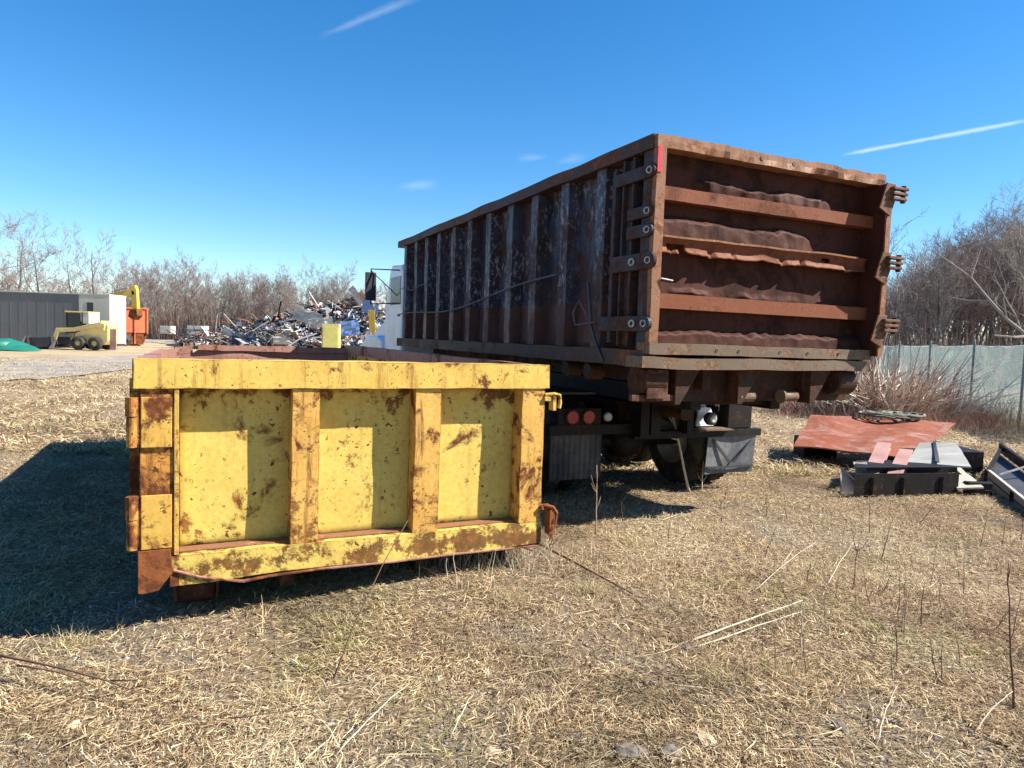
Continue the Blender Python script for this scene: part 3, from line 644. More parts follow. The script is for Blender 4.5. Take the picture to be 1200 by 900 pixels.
strap(2.90, 3.00, .03, .52); strap(2.60, 2.69, .04, .33); strap(2.45, 2.55, .03, .33); strap(2.20, 2.33, .00, .52, .21); strap(1.72, 1.84, .02, .70, .17)
r = MB(); r.tube([(-.04, .92, 2.14), (-.06, .80, 1.75), (-.05, .72, 1.60), (-.04, .62, 1.46)], .016, 6); r.build('locking_lever', 'black', bc)
r = MB(); r.tube([(-.09, .72, 1.79), (-.10, 1.02, 1.77), (-.10, 1.07, 1.88), (-.09, .99, 1.99), (-.08, .86, 1.86)], .008, 6); r.build('hook_handle', 'cable', bc)
pts = []
for i in range(40):
    t_ = i / 39; v = 1.5 + t_ * 5.7; z = 2.26 - .30 * math.sin(min(1, t_ * 1.15) * PI * .5) + .03 * math.sin(t_ * 9)
    pts.append((-.045, v, z))
r = MB(); r.tube(pts, .010, 6); r.build('tarp_cable', 'cable', bc)
r = MB(); r.tube([(-.045, 5.6 + i * .2, 2.38 + .03 * math.sin(i * 1.1)) for i in range(9)], .007, 5); r.build('tarp_cable', 'cable', bc)
# tailgate
def bulge(x, z):
    """how far the plate is pushed out (towards the rear) between the bars"""
    n1 = mn.noise(Vector((x * 3.1, z * 2, 1))); n2 = mn.noise(Vector((x * 9, z * 7, 4))); n3 = mn.noise(Vector((x * 17, z * 15, 8)))
    z += .008 * n3 + .03 * n2; n2 = n2 * .5 + .06 * n3
    b_ = 0
    k = max(0, 1 - abs((z - 2.875) / (.085 + .03 * n1))); b_ += .09 * min(1, k * 2.2) * max(0, min(1, (x - .42) / .12)) * max(0, min(1, (2.04 - x) / .3)) * (1.0 + .7 * n2)
    k = max(0, 1 - abs((z - 2.52) / (.12 + .03 * n1))); b_ += .082 * min(1, k * 2.4) * max(0, min(1, (1.80 - x) / .2)) * (1 + .35 * n2)
    k = max(0, 1 - abs((z - 1.66) / (.085 + .03 * n1))); b_ += .08 * min(1, k * 2.4) * (1 + .3 * n2)
    k = max(0, 1 - abs((z - 2.04) / .04)); b_ += .05 * k * max(0, n1 + .3)
    return b_ + .012 * n1
g_ = MB(); g_.grid(lambda a, c_: (.05 + a * 2.355, .15 - bulge(.05 + a * 2.355, 1.60 + c_ * 1.54), 1.60 + c_ * 1.54), 260, 190)
g_.build('tailgate_plate', 'gate', bc, solid=.006, smooth=True)
# upper and lower bars across the plate
for z0, z1, x1_ in ((2.742, 2.845, 2.398), (1.905, 2.02, 2.398)):
    r = MB(); r.dent(.055, x1_, .028, .13, z0, z1, .06, .004, 4, z0); r.build('tailgate_bar', 'gate_bar', bc, weld=True)
# torn middle channel: a bright bent upper flange over a ragged lower lip
def midf(a, c_):
    x = .055 + a * 2.30
    n1 = mn.noise(Vector((x * 4, 3, 1))); n2 = mn.noise(Vector((x * 13, 3, 6)))
    z = 2.462 - c_ * (.125 + .02 * n1 + .012 * n2)
    y = .028 + .03 * math.sin(c_ * PI) * (1 + n1) - .018 * c_ * n1 + (.03 * c_ if n2 > .2 else 0)
    return (x, y, z)
r = MB(); r.grid(midf, 110, 8)
keep = []
for f_ in r.f:
    cx = sum(r.v[i][0] for i in f_) / 4; cz = sum(r.v[i][2] for i in f_) / 4
    if mn.noise(Vector((cx * 5.5, cz * 11, 2))) > .42 and cz < 2.43: continue
    if .14 < cx < .30 and 2.36 < cz < 2.41: continue
    keep.append(f_)
r.f = keep; tb = r.build('tailgate_bar', 'gate_bar', bc, solid=.008, smooth=True); tb['label'] = 'torn and holed middle bar'
r = MB(); r.dent(.055, 2.22, .012, .135, 2.455, 2.470, .06, .008, 4, 3); r.build('bar_flange', 'post', tb, weld=True)
r = MB(); r.dent(-.030, .052, -.012, .04, 1.58, 3.12, .07, .007, 3, 8); r.build('tailgate_post', 'post', bc, weld=True)
r = MB(); r.dent(2.402, 2.458, -.090, .16, 1.58, 3.12, .07, .005, 3, 9); po_ = r.build('tailgate_post', 'gate', bc, weld=True)  # darker gate rust stands in for shade on the post's inner side
r = MB(); r.dent(2.400, 2.460, -.108, -.092, 1.58, 3.12, .07, .005, 3, 9); r.build('lit_face_strip', 'post', po_, weld=True)  # thin front layer split off the post to carry its lighter, sunlit tone
def trf(q):
    d = .035 * mn.noise(Vector((q.x * 3.2, 1, 5))) + .016 * mn.noise(Vector((q.x * 9, 1, 5)))
    q.y += d * (2 if q.z < 3.15 else .6); q.z += d * .8; return q
r = MB(); r.dent(-.035, 2.475, -.015, .12, 3.118, 3.215, .05, .006, 4, 3, trf); r.build('tailgate_top_rail', 'post', bc, weld=True)
r = MB()
for x in (1.00, 1.35): r.lathe([(0, .001), (0, .018), (.02, .020)], (x, -.022, 3.168), (0, 1, 0), 12)
r.build('rail_hole', 'black', bc)
r = MB(); r.dent(-.035, 2.42, -.03, .14, 1.545, 1.632, .05, .006, 5, 6); r.build('tailgate_bottom_rail', 'sill', bc, weld=True)
r = MB(); r.dent(-.09, 2.38, -.02, .20, 1.440, 1.530, .05, .010, 2.6, 7, lambda q: Vector((q.x, q.y, q.z - .006 * abs(math.sin(q.x * 3))))); r.build('floor_sill', 'sill', bc, weld=True)
r = MB()
for x, z in ((.62, 1.588), (.85, 1.585), (1.30, 1.588), (1.62, 1.585), (2.0, 1.59)): r.lathe([(0, .001), (-.002, .012), (.01, .015)], (x, -.034, z), (0, 1, 0), 10)
r.build('bolt_heads', 'black', bc)
r = MB(); r.box(-.030, .012, -.020, -.016, 2.93, 3.12); r.build('reflector_tape', 'red_tape', bc)
r = MB(); r.tube([(.05, -.02, 2.13), (.14, -.05, 2.115)], .007, 6); r.build('bent_pin', 'pin', bc)
# hinges on the far side
for z in (3.03, 2.42, 1.86):
    hn = MB()
    for k in (-.045, .0, .045): hn.box(2.40, 2.585 + k * .2, -.165, -.11, z + k - .012, z + k + .012)
    hn.prism([(2.28, z - .14), (2.42, z - .20), (2.47, z - .07), (2.47, z + .09), (2.36, z + .09)], -.125, -.107)
    ho = hn.build('hinge', 'hinge_steel', bc, bevel=.004)
    r = MB(); r.cyl((2.55, -.14, z - .075), (2.55, -.14, z + .075), .022, 14); r.build('hinge_pin', 'under', ho)
# underframe: main rails, rear cross beam, gussets and rollers
r = MB()
for x in (.62, 1.74): r.box(x, x + .08, .12, 7.3, 1.26, 1.56)
for i in range(9): r.box(.1, 2.34, .5 + i * .78, .58 + i * .78, 1.44, 1.555)
r.build('underframe', 'under', bc)
r = MB(); r.dent(.05, 2.42, .22, .34, 1.15, 1.435, .08, .006, 3, 6); r.build('rear_cross_beam', 'under', bc, weld=True)
for x in (.30, .95, 1.78):
    r = MB(); r.prism([(x, 1.44), (x + .25, 1.44), (x + .05, 1.14), (x, 1.14)], .06, .21); r.build('gusset', 'under', bc, bevel=.004)
for x in (1.00, 1.50):
    r = MB(); r.cyl((x, .12, 1.20), (x + .17, .12, 1.20), .045, 18); r.lathe([(0, .001), (0, .062), (.02, .062), (.02, .04)], (x - .01, .12, 1.20), (1, 0, 0), 18); r.build('cross_pipe', 'sill', bc)
for x in (-.02, 2.12):
    r = MB(); r.lathe([(0, .03), (0, .115), (.02, .125), (.22, .125), (.24, .115), (.24, .03)], (x, .16, 1.335), (1, 0, 0), 28); ro = r.build('ground_roller', 'under', bc)
    r = MB(); r.lathe([(-.008, .001), (-.008, .05), (.02, .05)], (x, .16, 1.335), (1, 0, 0), 16); r.build('hub', 'under', ro)
r = MB(); r.box(.02, .22, .05, .07, 1.19, 1.42); r.box(-.10, .34, .08, .12, 1.17, 1.22); r.build('roller_bracket', 'rust_in', bc, bevel=.004)
for v in (.9, 1.3):
    r = MB(); r.cyl((-.03, v, 1.36), (.12, v, 1.36), .07, 16); r.build('side_roller', 'under', bc)

# ------------------------------------------------------------------ plates and steel lying on the right
def slab(pts, thick, name, mat, label=None, cat=None, jit=.015, n=14, sag=0, group=None):
    A, B, C_, D_ = [Vector(p) for p in pts]; c0 = (A + B + C_ + D_) / 4; mb = MB()
    def fn(u_, v_):
        p = A.lerp(B, u_).lerp(D_.lerp(C_, u_), v_)
        p.z += jit * mn.noise(Vector((p.x * 1.7, p.y * 1.7, 7))) * 2 - sag * math.sin(u_ * PI) * .5
        e = .02 * mn.noise(Vector((p.x * 5, p.y * 5, 2)))
        return p - c0 + Vector((e, e, 0)) * (1 if u_ in (0, 1) or v_ in (0, 1) else 0)
    mb.grid(fn, n, n); o = mb.build(name, mat, None, loc=c0, solid=thick)
    if label: tag(o, label, cat, group)
    return o
slab([D(930, 522, 9.5), D(1068, 537, 9.0), D(1120, 496, 10.7), D(950, 487, 11.1)], .02, 'steel_plate', 'redplate', 'large red primed steel plate lying raised over the grass', 'steel plate', .03)
slab([D(1062, 543, 8.35), D(1138, 548, 8.2), D(1120, 519, 8.95), D(1078, 519, 9.05)], .02, 'steel_plate', 'wood_grey', 'small grey plate overlapping the near corner of the red plate', 'steel plate', .01)
slab([D(1096, 543, 8.31), D(1101, 544, 8.30), D(1096, 520, 8.98), D(1093, 520, 9.0)], .012, 'steel_strip', 'black', 'thin black strip lying across the small grey plate', 'strip', .002).location.z += .025
def ibeam(a, b, w, h, name, label, mat='pinkbeam'):
    a, b = Vector(a), Vector(b); t_ = thing(name, label, 'steel beam', a)
    d = b - a; up = Vector((0, 0, 1)); s_ = d.cross(up).normalized(); u_ = s_.cross(d).normalized()
    for nm, off, ww, hh in (('flange', h / 2, w, .015), ('flange', -h / 2, w, .015), ('web', 0, .015, h - .017)):
        mb = MB(); mb.beam(u_ * off, d + u_ * off, ww, hh, u_); mb.build(nm, mat, t_, bevel=.002)
    return t_
ibeam(D(1018, 564, 7.85), D(1036, 522, 8.9), .16, .07, 'steel_beam', 'left of two pinkish steel beams leaning on the red plate')
ibeam(D(1046, 564, 7.80), D(1062, 530, 8.7), .15, .07, 'steel_beam', 'right of two pinkish steel beams, with dark inner edge, beside the grey plate')
# black trough under the plates
tr = thing('steel_trough', 'long black open steel trough under the grey plate and beams', 'trough', (0, 0, 0))
A_, B_ = G(1000, 585), G(1122, 583); dd = (B_ - A_).normalized(); nn = Vector((A_.x, A_.y, 0)).normalized(); A_ = A_ - Vector((0, 0, .02))
for nm, o0, o1, zz0, zz1 in (('side_panel', 0, .02, .0, .30), ('side_panel', .98, 1.0, .0, .30), ('bottom', .02, .98, .0, .02), ('cover_sheet', .40, .985, .302, .312)):
    mb = MB(); Lx = (B_ - A_).length
    X = Matrix(((dd.x, nn.x, 0, A_.x), (dd.y, nn.y, 0, A_.y), (0, 0, 1, A_.z), (0, 0, 0, 1)))
    mb.dent(0, Lx, o0, o1, zz0, zz1, .12, .0)
    mb.v = [tuple(X @ (Vector(v) + Vector((0, 0, .0)))) for v in mb.v]; mb.build(nm, 'chassis', tr, weld=True)
for k in range(3):
    mb = MB(); x = (.22, .61, 1.12)[k]; p0 = A_ + dd * x - nn * .012
    mb.beam(p0 + Vector((0, 0, .02)), p0 + Vector((0, 0, .26)), .03, .02, nn); mb.build('stiffener', 'chassis', tr)
slab([D(985, 546, 8.0), D(1003, 562, 7.75), D(1003, 584, 7.6), D(985, 583, 7.62)], .015, 'scrap_sheet', 'black', 'black sheet folded upright at the left end of the trough', 'scrap metal', .01)
slab([D(1000, 541, 8.2), D(1016, 541, 8.15), D(1015, 556, 8.0), D(1004, 555, 8.02)], .01, 'scrap_sheet', 'pale_board', 'small pale sheet sticking up behind the folded black sheet', 'scrap metal', .01)
slab([D(1121, 573, 7.75), D(1153, 572, 7.75), D(1124, 548, 8.5), D(1122, 548, 8.5)], .02, 'board', 'pale_board', 'bleached triangular board end poking out right of the trough', 'board', .005)
mb = MB(); q = G(1145, 582); mb.box(-.14, .14, -.05, .05, 0, .17); tag(mb.build('support_block', 'chassis', None, bevel=.006, loc=q), 'small dark block propping up the bleached board', 'block')
mb = MB(); q = D(948, 514, 10.2); mb.box(-.25, .25, -.2, .2, -.45, -.02); o = mb.build('support_block', 'chassis', None, bevel=.01, loc=q + Vector((.25, .35, 0))); tag(o, 'dark block under the far left corner of the red plate', 'block')
mb = MB(); q = D(1085, 540, 9.6); mb.box(-.5, .6, -.3, .3, -.5, .0); o = mb.build('support_block', 'chassis', None, bevel=.01, loc=(q.x, q.y, .32)); tag(o, 'black steel crate holding up the near right corner of the red plate', 'crate')
# hose coil
random.seed(5)
mb = MB()
c0 = D(1048, 491, 10.85); pts = []
for i in range(170):
    a = i * .33; R_ = 1 + .25 * math.sin(i * .11); pts.append(Vector((math.cos(a) * (.34 + .1 * math.sin(i * .31)) * R_ + .12 * math.sin(i * .05), math.sin(a) * (.20 + .07 * math.sin(i * .23)) * R_, .02 + .05 * abs(math.sin(i * .21)) + .03 * random.random())))
mb.tube(pts, .018, 6); tag(mb.build('hose', 'hose', None, smooth=True, loc=c0), 'tangled dark hose coil lying on the far edge of the red plate', 'hose')
# angle iron frame at the right edge
ff = thing('angle_iron_frame', 'dark angle iron frame with bright edge lying at the right border', 'steel frame', (0, 0, 0))
pA, pB = D(1156, 549, 8.6), D(1225, 605, 6.6); 
mb = MB(); mb.beam(pA, pB, .035, .02); mb.beam(pA + Vector((.02, 0, -.1)), pB + Vector((.02, 0, -.1)), .012, .2); mb.build('edge_angle', 'pale_board', ff)
pC, pD = D(1172, 524, 9.9), D(1262, 590, 7.3)
mb = MB(); mb.beam(pC, pD, .04, .12); mb.build('rail', 'chassis', ff)
mb = MB(); mb.beam(pA.lerp(pB, .05), pC.lerp(pD, .02), .04, .04); mb.beam(pA.lerp(pB, .95), pC.lerp(pD, .95), .04, .04); mb.build('cross_bar', 'chassis', ff)
mb = MB(); mb.beam(D(1172, 556, 8.3), D(1230, 538, 8.6), .018, .018); mb.build('cross_bar', 'pin', ff)
for i, (a, b) in enumerate(((0.0, .0), (.5, .5), (.93, .93))):
    mb = MB(); p = pA.lerp(pB, a); mb.beam((p.x + .03, p.y, -.02), (p.x + .03, p.y, p.z - .01), .06, .06, (0, 1, 0)); mb.build('foot', 'chassis', ff)
mb = MB(); mb.grid(lambda u_, v_: (pA.lerp(pB, u_).lerp(pC.lerp(pD, u_), v_) - Vector((0, 0, .1))) , 6, 4); mb.build('infill_sheet', 'black', ff, solid=.01)

# ------------------------------------------------------------------ chain link fence with privacy mesh
t = NT('green_privacy_mesh')
s = t.z()
wv = t.n('ShaderNodeTexWave'); wv.inputs['Scale'].default_value = 7; wv.inputs['Distortion'].default_value = 2; wv.inputs['Detail'].default_value = 3; wv.bands_direction = 'Z'; t.l(t.tc.outputs['Object'], wv.inputs[0])
pn = t.noise(1.1, 7, .7, t.vec(scale=(1, 1, 1.3)))
colr = t.mix(t.ramp(pn, [(.35, 0), (.65, 1)]), (.19, .28, .265), (.35, .41, .38))
colr = t.mix(t.math('MULTIPLY', t.ramp(wv.outputs[0], [(.4, 0), (.7, 1)]), .5), colr, (.15, .25, .25))
t.l(colr, t.b.inputs['Base Color']); t.b.inputs['Roughness'].default_value = .8
al = t.ramp(t.math('ADD', t.noise(3, 6, .7), t.math('MULTIPLY', wv.outputs[0], .06)), [(.38, .38), (.62, .84)])
tl_ = t.n('ShaderNodeBsdfTranslucent'); t.l(colr, tl_.inputs[0]); mt_ = t.n('ShaderNodeMixShader'); mt_.inputs[0].default_value = .5; t.l(t.b.outputs[0], mt_.inputs[1]); t.l(tl_.outputs[0], mt_.inputs[2])
trn = t.n('ShaderNodeBsdfTransparent'); ms = t.n('ShaderNodeMixShader'); t.l(al, ms.inputs[0]); t.l(trn.outputs[0], ms.inputs[1]); t.l(mt_.outputs[0], ms.inputs[2]); t.l(ms.outputs[0], t.out.inputs[0])
M['mesh'] = t.m
fence = thing('chain_link_fence', 'chain link fence with green privacy mesh on the right', 'fence', (0, 0, 0))
FP = [Vector((11.05, 12.6, 0)), Vector((12.18, 16.5, 0)), Vector((13.35, 20.1, 0)), Vector((14.6, 24.3, 0)), Vector((15.8, 28.4, 0)), Vector((17.0, 32.5, 0))]
def fpt(t_):
    k = t_ * (len(FP) - 1); i = min(int(k), len(FP) - 2); return FP[i].lerp(FP[i + 1], k - i)
mb = MB(); mb.grid(lambda a, b_: (fpt(a) + Vector((.05 * mn.noise(Vector((a * 30, b_ * 3, 0))), 0, .04 + b_ * (1.86 + .05 * mn.noise(Vector((a * 18, 9, 0))) - .05 * abs(math.sin(a * 5 * PI)))))), 90, 10)
mb.build('privacy_mesh', 'mesh', fence, smooth=True)
M['galv'] = plain('galvanised_post', (.20, .21, .21), .5, .2, 6, metal=.3)
for p in FP:
    mb = MB(); mb.cyl((p.x - .05, p.y, -.05), (p.x - .05, p.y, 2.0), .032, 10); po = mb.build('fence_post', 'galv', fence)
    mb = MB(); mb.lathe([(0, .036), (.03, .03), (.05, .001)], (p.x - .05, p.y, 2.0), (0, .01, 1), 10); mb.build('post_cap', 'galv', po)
mb = MB()
for z in (1.90, .08): mb.tube([fpt(i / 40) + Vector((-.03, 0, z - .03 * abs(math.sin(i / 40 * 5 * PI)))) for i in range(41)], .008, 4)
for k in range(280):
    a = k / 280
    for sg in (1, -1):
        p0 = fpt(a); p1 = fpt(min(1, max(0, a + sg * .085))); mb.tube([p0 + Vector((-.02, 0, .08)), p1 + Vector((-.02, 0, 1.88))], .003, 3, cap=False)
mb.build('wire_mesh', 'galv', fence)

# ------------------------------------------------------------------ trees
def tree_variant(seed, h, r0, spread=.5, dens=1.0, lean=0, limbs=9, start=.3, up=.35, mats=('bark', 'twig'), tw=.007):
    rnd = random.Random(seed)
    def rv(): return Vector((rnd.gauss(0, 1), rnd.gauss(0, 1), rnd.gauss(0, 1)))
    tr, cr = MB(), MB()
    pts = []; p = Vector((0, 0, -.1)); d = Vector((lean, rnd.gauss(0, .05), 1)).normalized(); n = 11
    for i in range(n + 1):
        pts.append(p.copy()); d = (d + rv() * .07 + Vector((0, 0, .05))).normalized(); p = p + d * h * .92 / n
    rad = [r0 * (1 - .9 * (i / n) ** .8) for i in range(n + 1)]; rad[0] *= 1.25
    tr.tube(pts, rad, 7)
    def branch(p, d, L, r, lev):
        k = 5 if lev < 2 else 3; q = [p]; dirs = []
        for i in range(k):
            d = (d + rv() * (.14 if lev < 2 else .22) + Vector((0, 0, .10 if lev < 3 else .04))).normalized(); p = p + d * L / k; q.append(p); dirs.append(d)
        cr.tube(q, [max(tw * .5, r * (1 - .75 * i / k)) for i in range(k + 1)], 4 if lev < 2 else 3, cap=False)
        if lev >= 3: return
        m = int([5, 5, 5][lev] * dens + rnd.random())
        for j in range(m):
            t_ = .25 + .75 * (j + rnd.random()) / m; i = min(k - 1, int(t_ * k)); b0 = q[i].lerp(q[i + 1], t_ * k - i)
            sd = dirs[i].cross(rv()).normalized(); nd = (dirs[i] * .75 + sd * rnd.uniform(.5, .95) + Vector((0, 0, .15))).normalized()
            branch(b0, nd, L * rnd.uniform(.38, .62), max(tw, r * .5 * (1 - .4 * t_)), lev + 1)
    for j in range(limbs):
        t_ = start + (1 - start) * (j + rnd.random() * .8) / limbs; i = min(n - 1, int(t_ * n)); b0 = pts[i].lerp(pts[i + 1], t_ * n - i)
        a = j * 2.4 + rnd.random(); nd = Vector((math.cos(a) * spread, math.sin(a) * spread, up + .4 * t_)).normalized()
        branch(b0, nd, h * rnd.uniform(.30, .46) * (1.15 - .5 * t_), rad[i] * .55, 0)
    root = thing('bare_tree', 'x', 'tree')
    tr.build('trunk', mats[0], root, smooth=True); cr.build('crown', mats[1], root)
    return root
LF = 'bare grey-brown trees in the wood line behind the scrap heap'
variants = [tree_variant(i, 8.5 + (i % 3), .13 + .02 * (i % 2), spread=.55 + .1 * (i % 3), limbs=10, start=.22, up=.55, dens=1.0, mats=('bark', ('twig', 'twig_red', 'twig', 'twig_pale')[i % 4]), tw=.016) for i in range(7)]
big = [tree_variant(30 + i, 10.5, .22, spread=1.0, limbs=9, start=.26, up=.45, dens=1.0, mats=('bark_dark', ('twig', 'twig_red')[i % 2]), tw=.013) for i in range(3)]
near = [tree_variant(50 + i, 10, .17, spread=.6, limbs=11, start=.3, up=.5, dens=1.1, mats=('bark_dark', ('twig', 'twig_pale', 'twig_red')[i % 3]), tw=.010) for i in range(4)]
for v in variants + big + near: v.location = (0, -500, 0)
used = set()
def place(src, x, y, rz, sc, label, group=None):
    if src.name not in used:
        used.add(src.name); src.location = (x, y, 0); src.rotation_euler = (0, 0, rz); src.scale = (sc, sc, sc); src['label'] = label
        if group: src['group'] = group
        return src
    return dup(src, (x, y, 0), rz, sc, label, group)
rnd = random.Random(3)
# left wood line, from behind the orange container to behind the truck
for i in range(92):
    px = 155 + i * 4.2 + rnd.uniform(-5, 5); Y = rnd.uniform(88, 112) if i % 3 else rnd.uniform(84, 92)
    p = G(px, 395); d = ray(px, 395); x = d.x / d.y * Y
    hgt = .80 if px < 330 else .80 - (px - 330) / 1300
    place(variants[i % 7], x, Y, rnd.uniform(0, 6.28), hgt * rnd.uniform(.82, 1.12), 'bare grey-brown tree in the wood line behind the scrap heap', LF)
# bigger open trees behind the trailer
bl_ = [(-18, 'wide bare tree at the left border behind the dark trailer', 1.08), (18, 'tall curved bare tree standing behind the left end of the dark trailer', 1.16), (48, 'bare tree with pale crown, third from the left behind the trailer', .95), (84, 'bare spreading tree behind the middle right part of the trailer', .92), (112, 'dark leaning bare tree right of the spreading one, above the pale trailer end', .98), (136, 'thin bare tree above the pale trailer end, nearest the yellow arm', .80)]
for i, (px, lab, sc) in enumerate(bl_):
    Y = 66 + (i % 2) * 5; d = ray(px, 395); place(big[i % 3], d.x / d.y * Y, Y, i * 1.3 + .4, sc * .90, lab)
for i in range(26):
    px = -60 + i * 8.2 + rnd.uniform(-3, 3); Y = rnd.uniform(84, 96); d = ray(px, 395)
    place(variants[(i + 2) % 7], d.x / d.y * Y, Y, rnd.uniform(0, 6), rnd.uniform(.5, .72), 'small bare tree in the far row behind the dark trailer', 'small far trees behind the trailer')
# right woods
RF = 'bare trees of the wood behind the privacy fence'
for i in range(86):
    px = 985 + (i * 37 % 86) * 3.3 + rnd.uniform(-3, 3); Y = rnd.uniform(38, 66); d = ray(px, 405); x = d.x / d.y * Y
    ht = (398 - (405 - 98 * min(1, max(.15, (px - 985) / 130)))) ; topy = 400 - 22 - 95 * min(1, max(.0, (px - 1000) / 110)) - (px > 1150) * 14
    need = (411 - topy) * Y / 814 + 1.6
    place(near[i % 4] if i % 3 else variants[i % 7], x, Y, rnd.uniform(0, 6.28), need / 10.3 * rnd.uniform(.85, 1.06), 'bare tree in the wood behind the privacy fence', RF)
d = ray(1213, 400); place(near[1], d.x / d.y * 30, 30, 2.2, .74, 'tallest bare tree, at the right border above the fence')
d = ray(1034, 400); sap = tree_variant(77, 5.6, .055, spread=.5, limbs=8, start=.25, up=.8, dens=.7, mats=('bark', 'twig'), tw=.008); sap.location = (d.x / d.y * 22, 22, 0); tag(sap, 'slim bare sapling just right of the brown container', 'tree')
# pale fallen branch hung in front of the woods
lb = thing('leaning_tree', 'pale leaning tree stem slanting across the wood at the right border', 'tree', (0, 0, 0))
mb = MB(); P_ = [D(1232, 412, 26), D(1205, 394, 26.2), D(1180, 374, 26.4), D(1160, 352, 26.6), D(1150, 340, 26.8), D(1138, 325, 27), D(1110, 305, 27.4), D(1092, 293, 27.8)]
P_ = [Vector((13.6, 26, 0))] * 0 + P_
base = Vector((P_[0].x + .9, 26, 0)); mb.tube([base, base.lerp(P_[0], .6)] + P_, [.07, .065, .06, .055, .05, .045, .04, .03, .02, .012], 7); mb.build('trunk', 'twig_pale', lb, smooth=True)
mb = MB(); mb.tube([P_[3], D(1135, 352, 26.8), D(1112, 348, 27)], [.035, .025, .012], 5); mb.tube([P_[5], D(1143, 310, 27), D(1150, 290, 27)], [.03, .02, .01], 5); mb.tube([P_[1], D(1188, 395, 26), D(1165, 393, 26)], [.05, .04, .03], 5); mb.tube([P_[2], D(1176, 350, 26.4), D(1182, 330, 26.4)], [.035, .02, .01], 5)
mb.build('crown', 'twig_pale', lb)
for v in variants + big + near:
    if v.name not in used: 
        for ch in list(v.children): bpy.data.objects.remove(ch)
        bpy.data.objects.remove(v)

# undergrowth that reads as one mass
def thicket(name, label, n, posf, hf, lean=.12, w=.02, cols=((.20, .15, .12), (.30, .23, .18), (.14, .10, .085), (.27, .16, .12)), cat='undergrowth', curve=.2):
    r = np.random.default_rng(len(name) + n); P0 = np.array([posf(r) for _ in range(n)]); H = np.array([hf(r) for _ in range(n)])
    a = r.uniform(0, 2 * PI, n); ln = np.abs(r.normal(0, lean, n)) * H; dx, dy = np.cos(a) * ln, np.sin(a) * ln
    px_, py_ = -np.sin(a), np.cos(a); vs = np.zeros((n, 6, 3)); b = r.uniform(0, 2 * PI, n); ox, oy = np.cos(b), np.sin(b)
    for k, (t_, ww) in enumerate(((0, 1), (.5, .75), (1, .2))):
        cx = P0[:, 0] + dx * (t_ ** 1.6); cy = P0[:, 1] + dy * (t_ ** 1.6); cz = P0[:, 2] + H * t_
        for s_, sg in ((0, -1), (1, 1)):
            vs[:, k * 2 + s_, 0] = cx + sg * ox * w * ww * .5; vs[:, k * 2 + s_, 1] = cy + sg * oy * w * ww * .5; vs[:, k * 2 + s_, 2] = cz
    base = np.arange(n)[:, None] * 6; F = np.concatenate([base + np.array([0, 1, 3, 2]), base + np.array([2, 3, 5, 4])], 1).reshape(-1, 4)
    C = np.array(cols)[r.integers(0, len(cols), n)] * r.uniform(.7, 1.25, (n, 1)); C = np.repeat(C, 6, 0)
    return fast(name, vs.reshape(-1, 3), F, C, 'grass', label, cat)
def fast(name, V, F, C, mat, label, cat):
    me = bpy.data.meshes.new(name); me.vertices.add(len(V)); me.vertices.foreach_set('co', V.astype(np.float32).ravel())
    me.loops.add(F.size); me.loops.foreach_set('vertex_index', F.astype(np.int32).ravel()); me.polygons.add(len(F))
    me.polygons.foreach_set('loop_start', np.arange(0, F.size, F.shape[1], dtype=np.int32)); me.polygons.foreach_set('loop_total', np.full(len(F), F.shape[1], np.int32)); me.update(calc_edges=True)
    ca = me.color_attributes.new('tint', 'FLOAT_COLOR', 'POINT'); ca.data.foreach_set('color', np.concatenate([C, np.ones((len(C), 1))], 1).astype(np.float32).ravel())
    o = bpy.data.objects.new(name, me); COL.objects.link(o); me.materials.append(M[mat]); return tag(o, label, cat, kind='stuff')
def pp_left(r):
    px = r.uniform(-60, 560); Y = r.uniform(84, 112); d = ray(px, 395); return (d.x / d.y * Y, Y, 0)
thicket('wood_undergrowth', 'tangled grey-brown undergrowth filling the far wood line on the left', 26000, pp_left, lambda r: abs(r.normal(2.2, 1.6)) + .4, .25, .05)
def pp_far(r):
    px = r.uniform(-150, 1350); Y = r.uniform(130, 230); d = ray(px, 400); return (d.x / d.y * Y, Y, 0)
thicket('distant_wood', 'hazy grey-brown band of distant bare wood along the horizon', 30000, pp_far, lambda r: abs(r.normal(4.0, 2.0)) + 1, .25, .14, ((.26, .21, .19), (.22, .18, .16), (.30, .25, .22)))
def pp_right(r):
    px = r.uniform(980, 1290); Y = r.uniform(32, 66); d = ray(px, 405); return (d.x / d.y * Y, Y, 0)
thicket('wood_undergrowth', 'brown undergrowth and saplings among the trees behind the privacy fence', 11000, pp_right, lambda r: abs(r.normal(.9, .9)) + .5, .3, .025)
def pp_f(r):
    t_ = r.random(); p = fpt(t_); return (p.x + r.normal(-.35, .3), p.y + r.normal(0, .3), 0)
thicket('fence_weeds', 'dry brown weeds growing along the foot of the fence', 2600, pp_f, lambda r: abs(r.normal(.25, .3)) + .1, .35, .012, ((.42, .32, .21), (.30, .19, .12), (.5, .42, .30)))
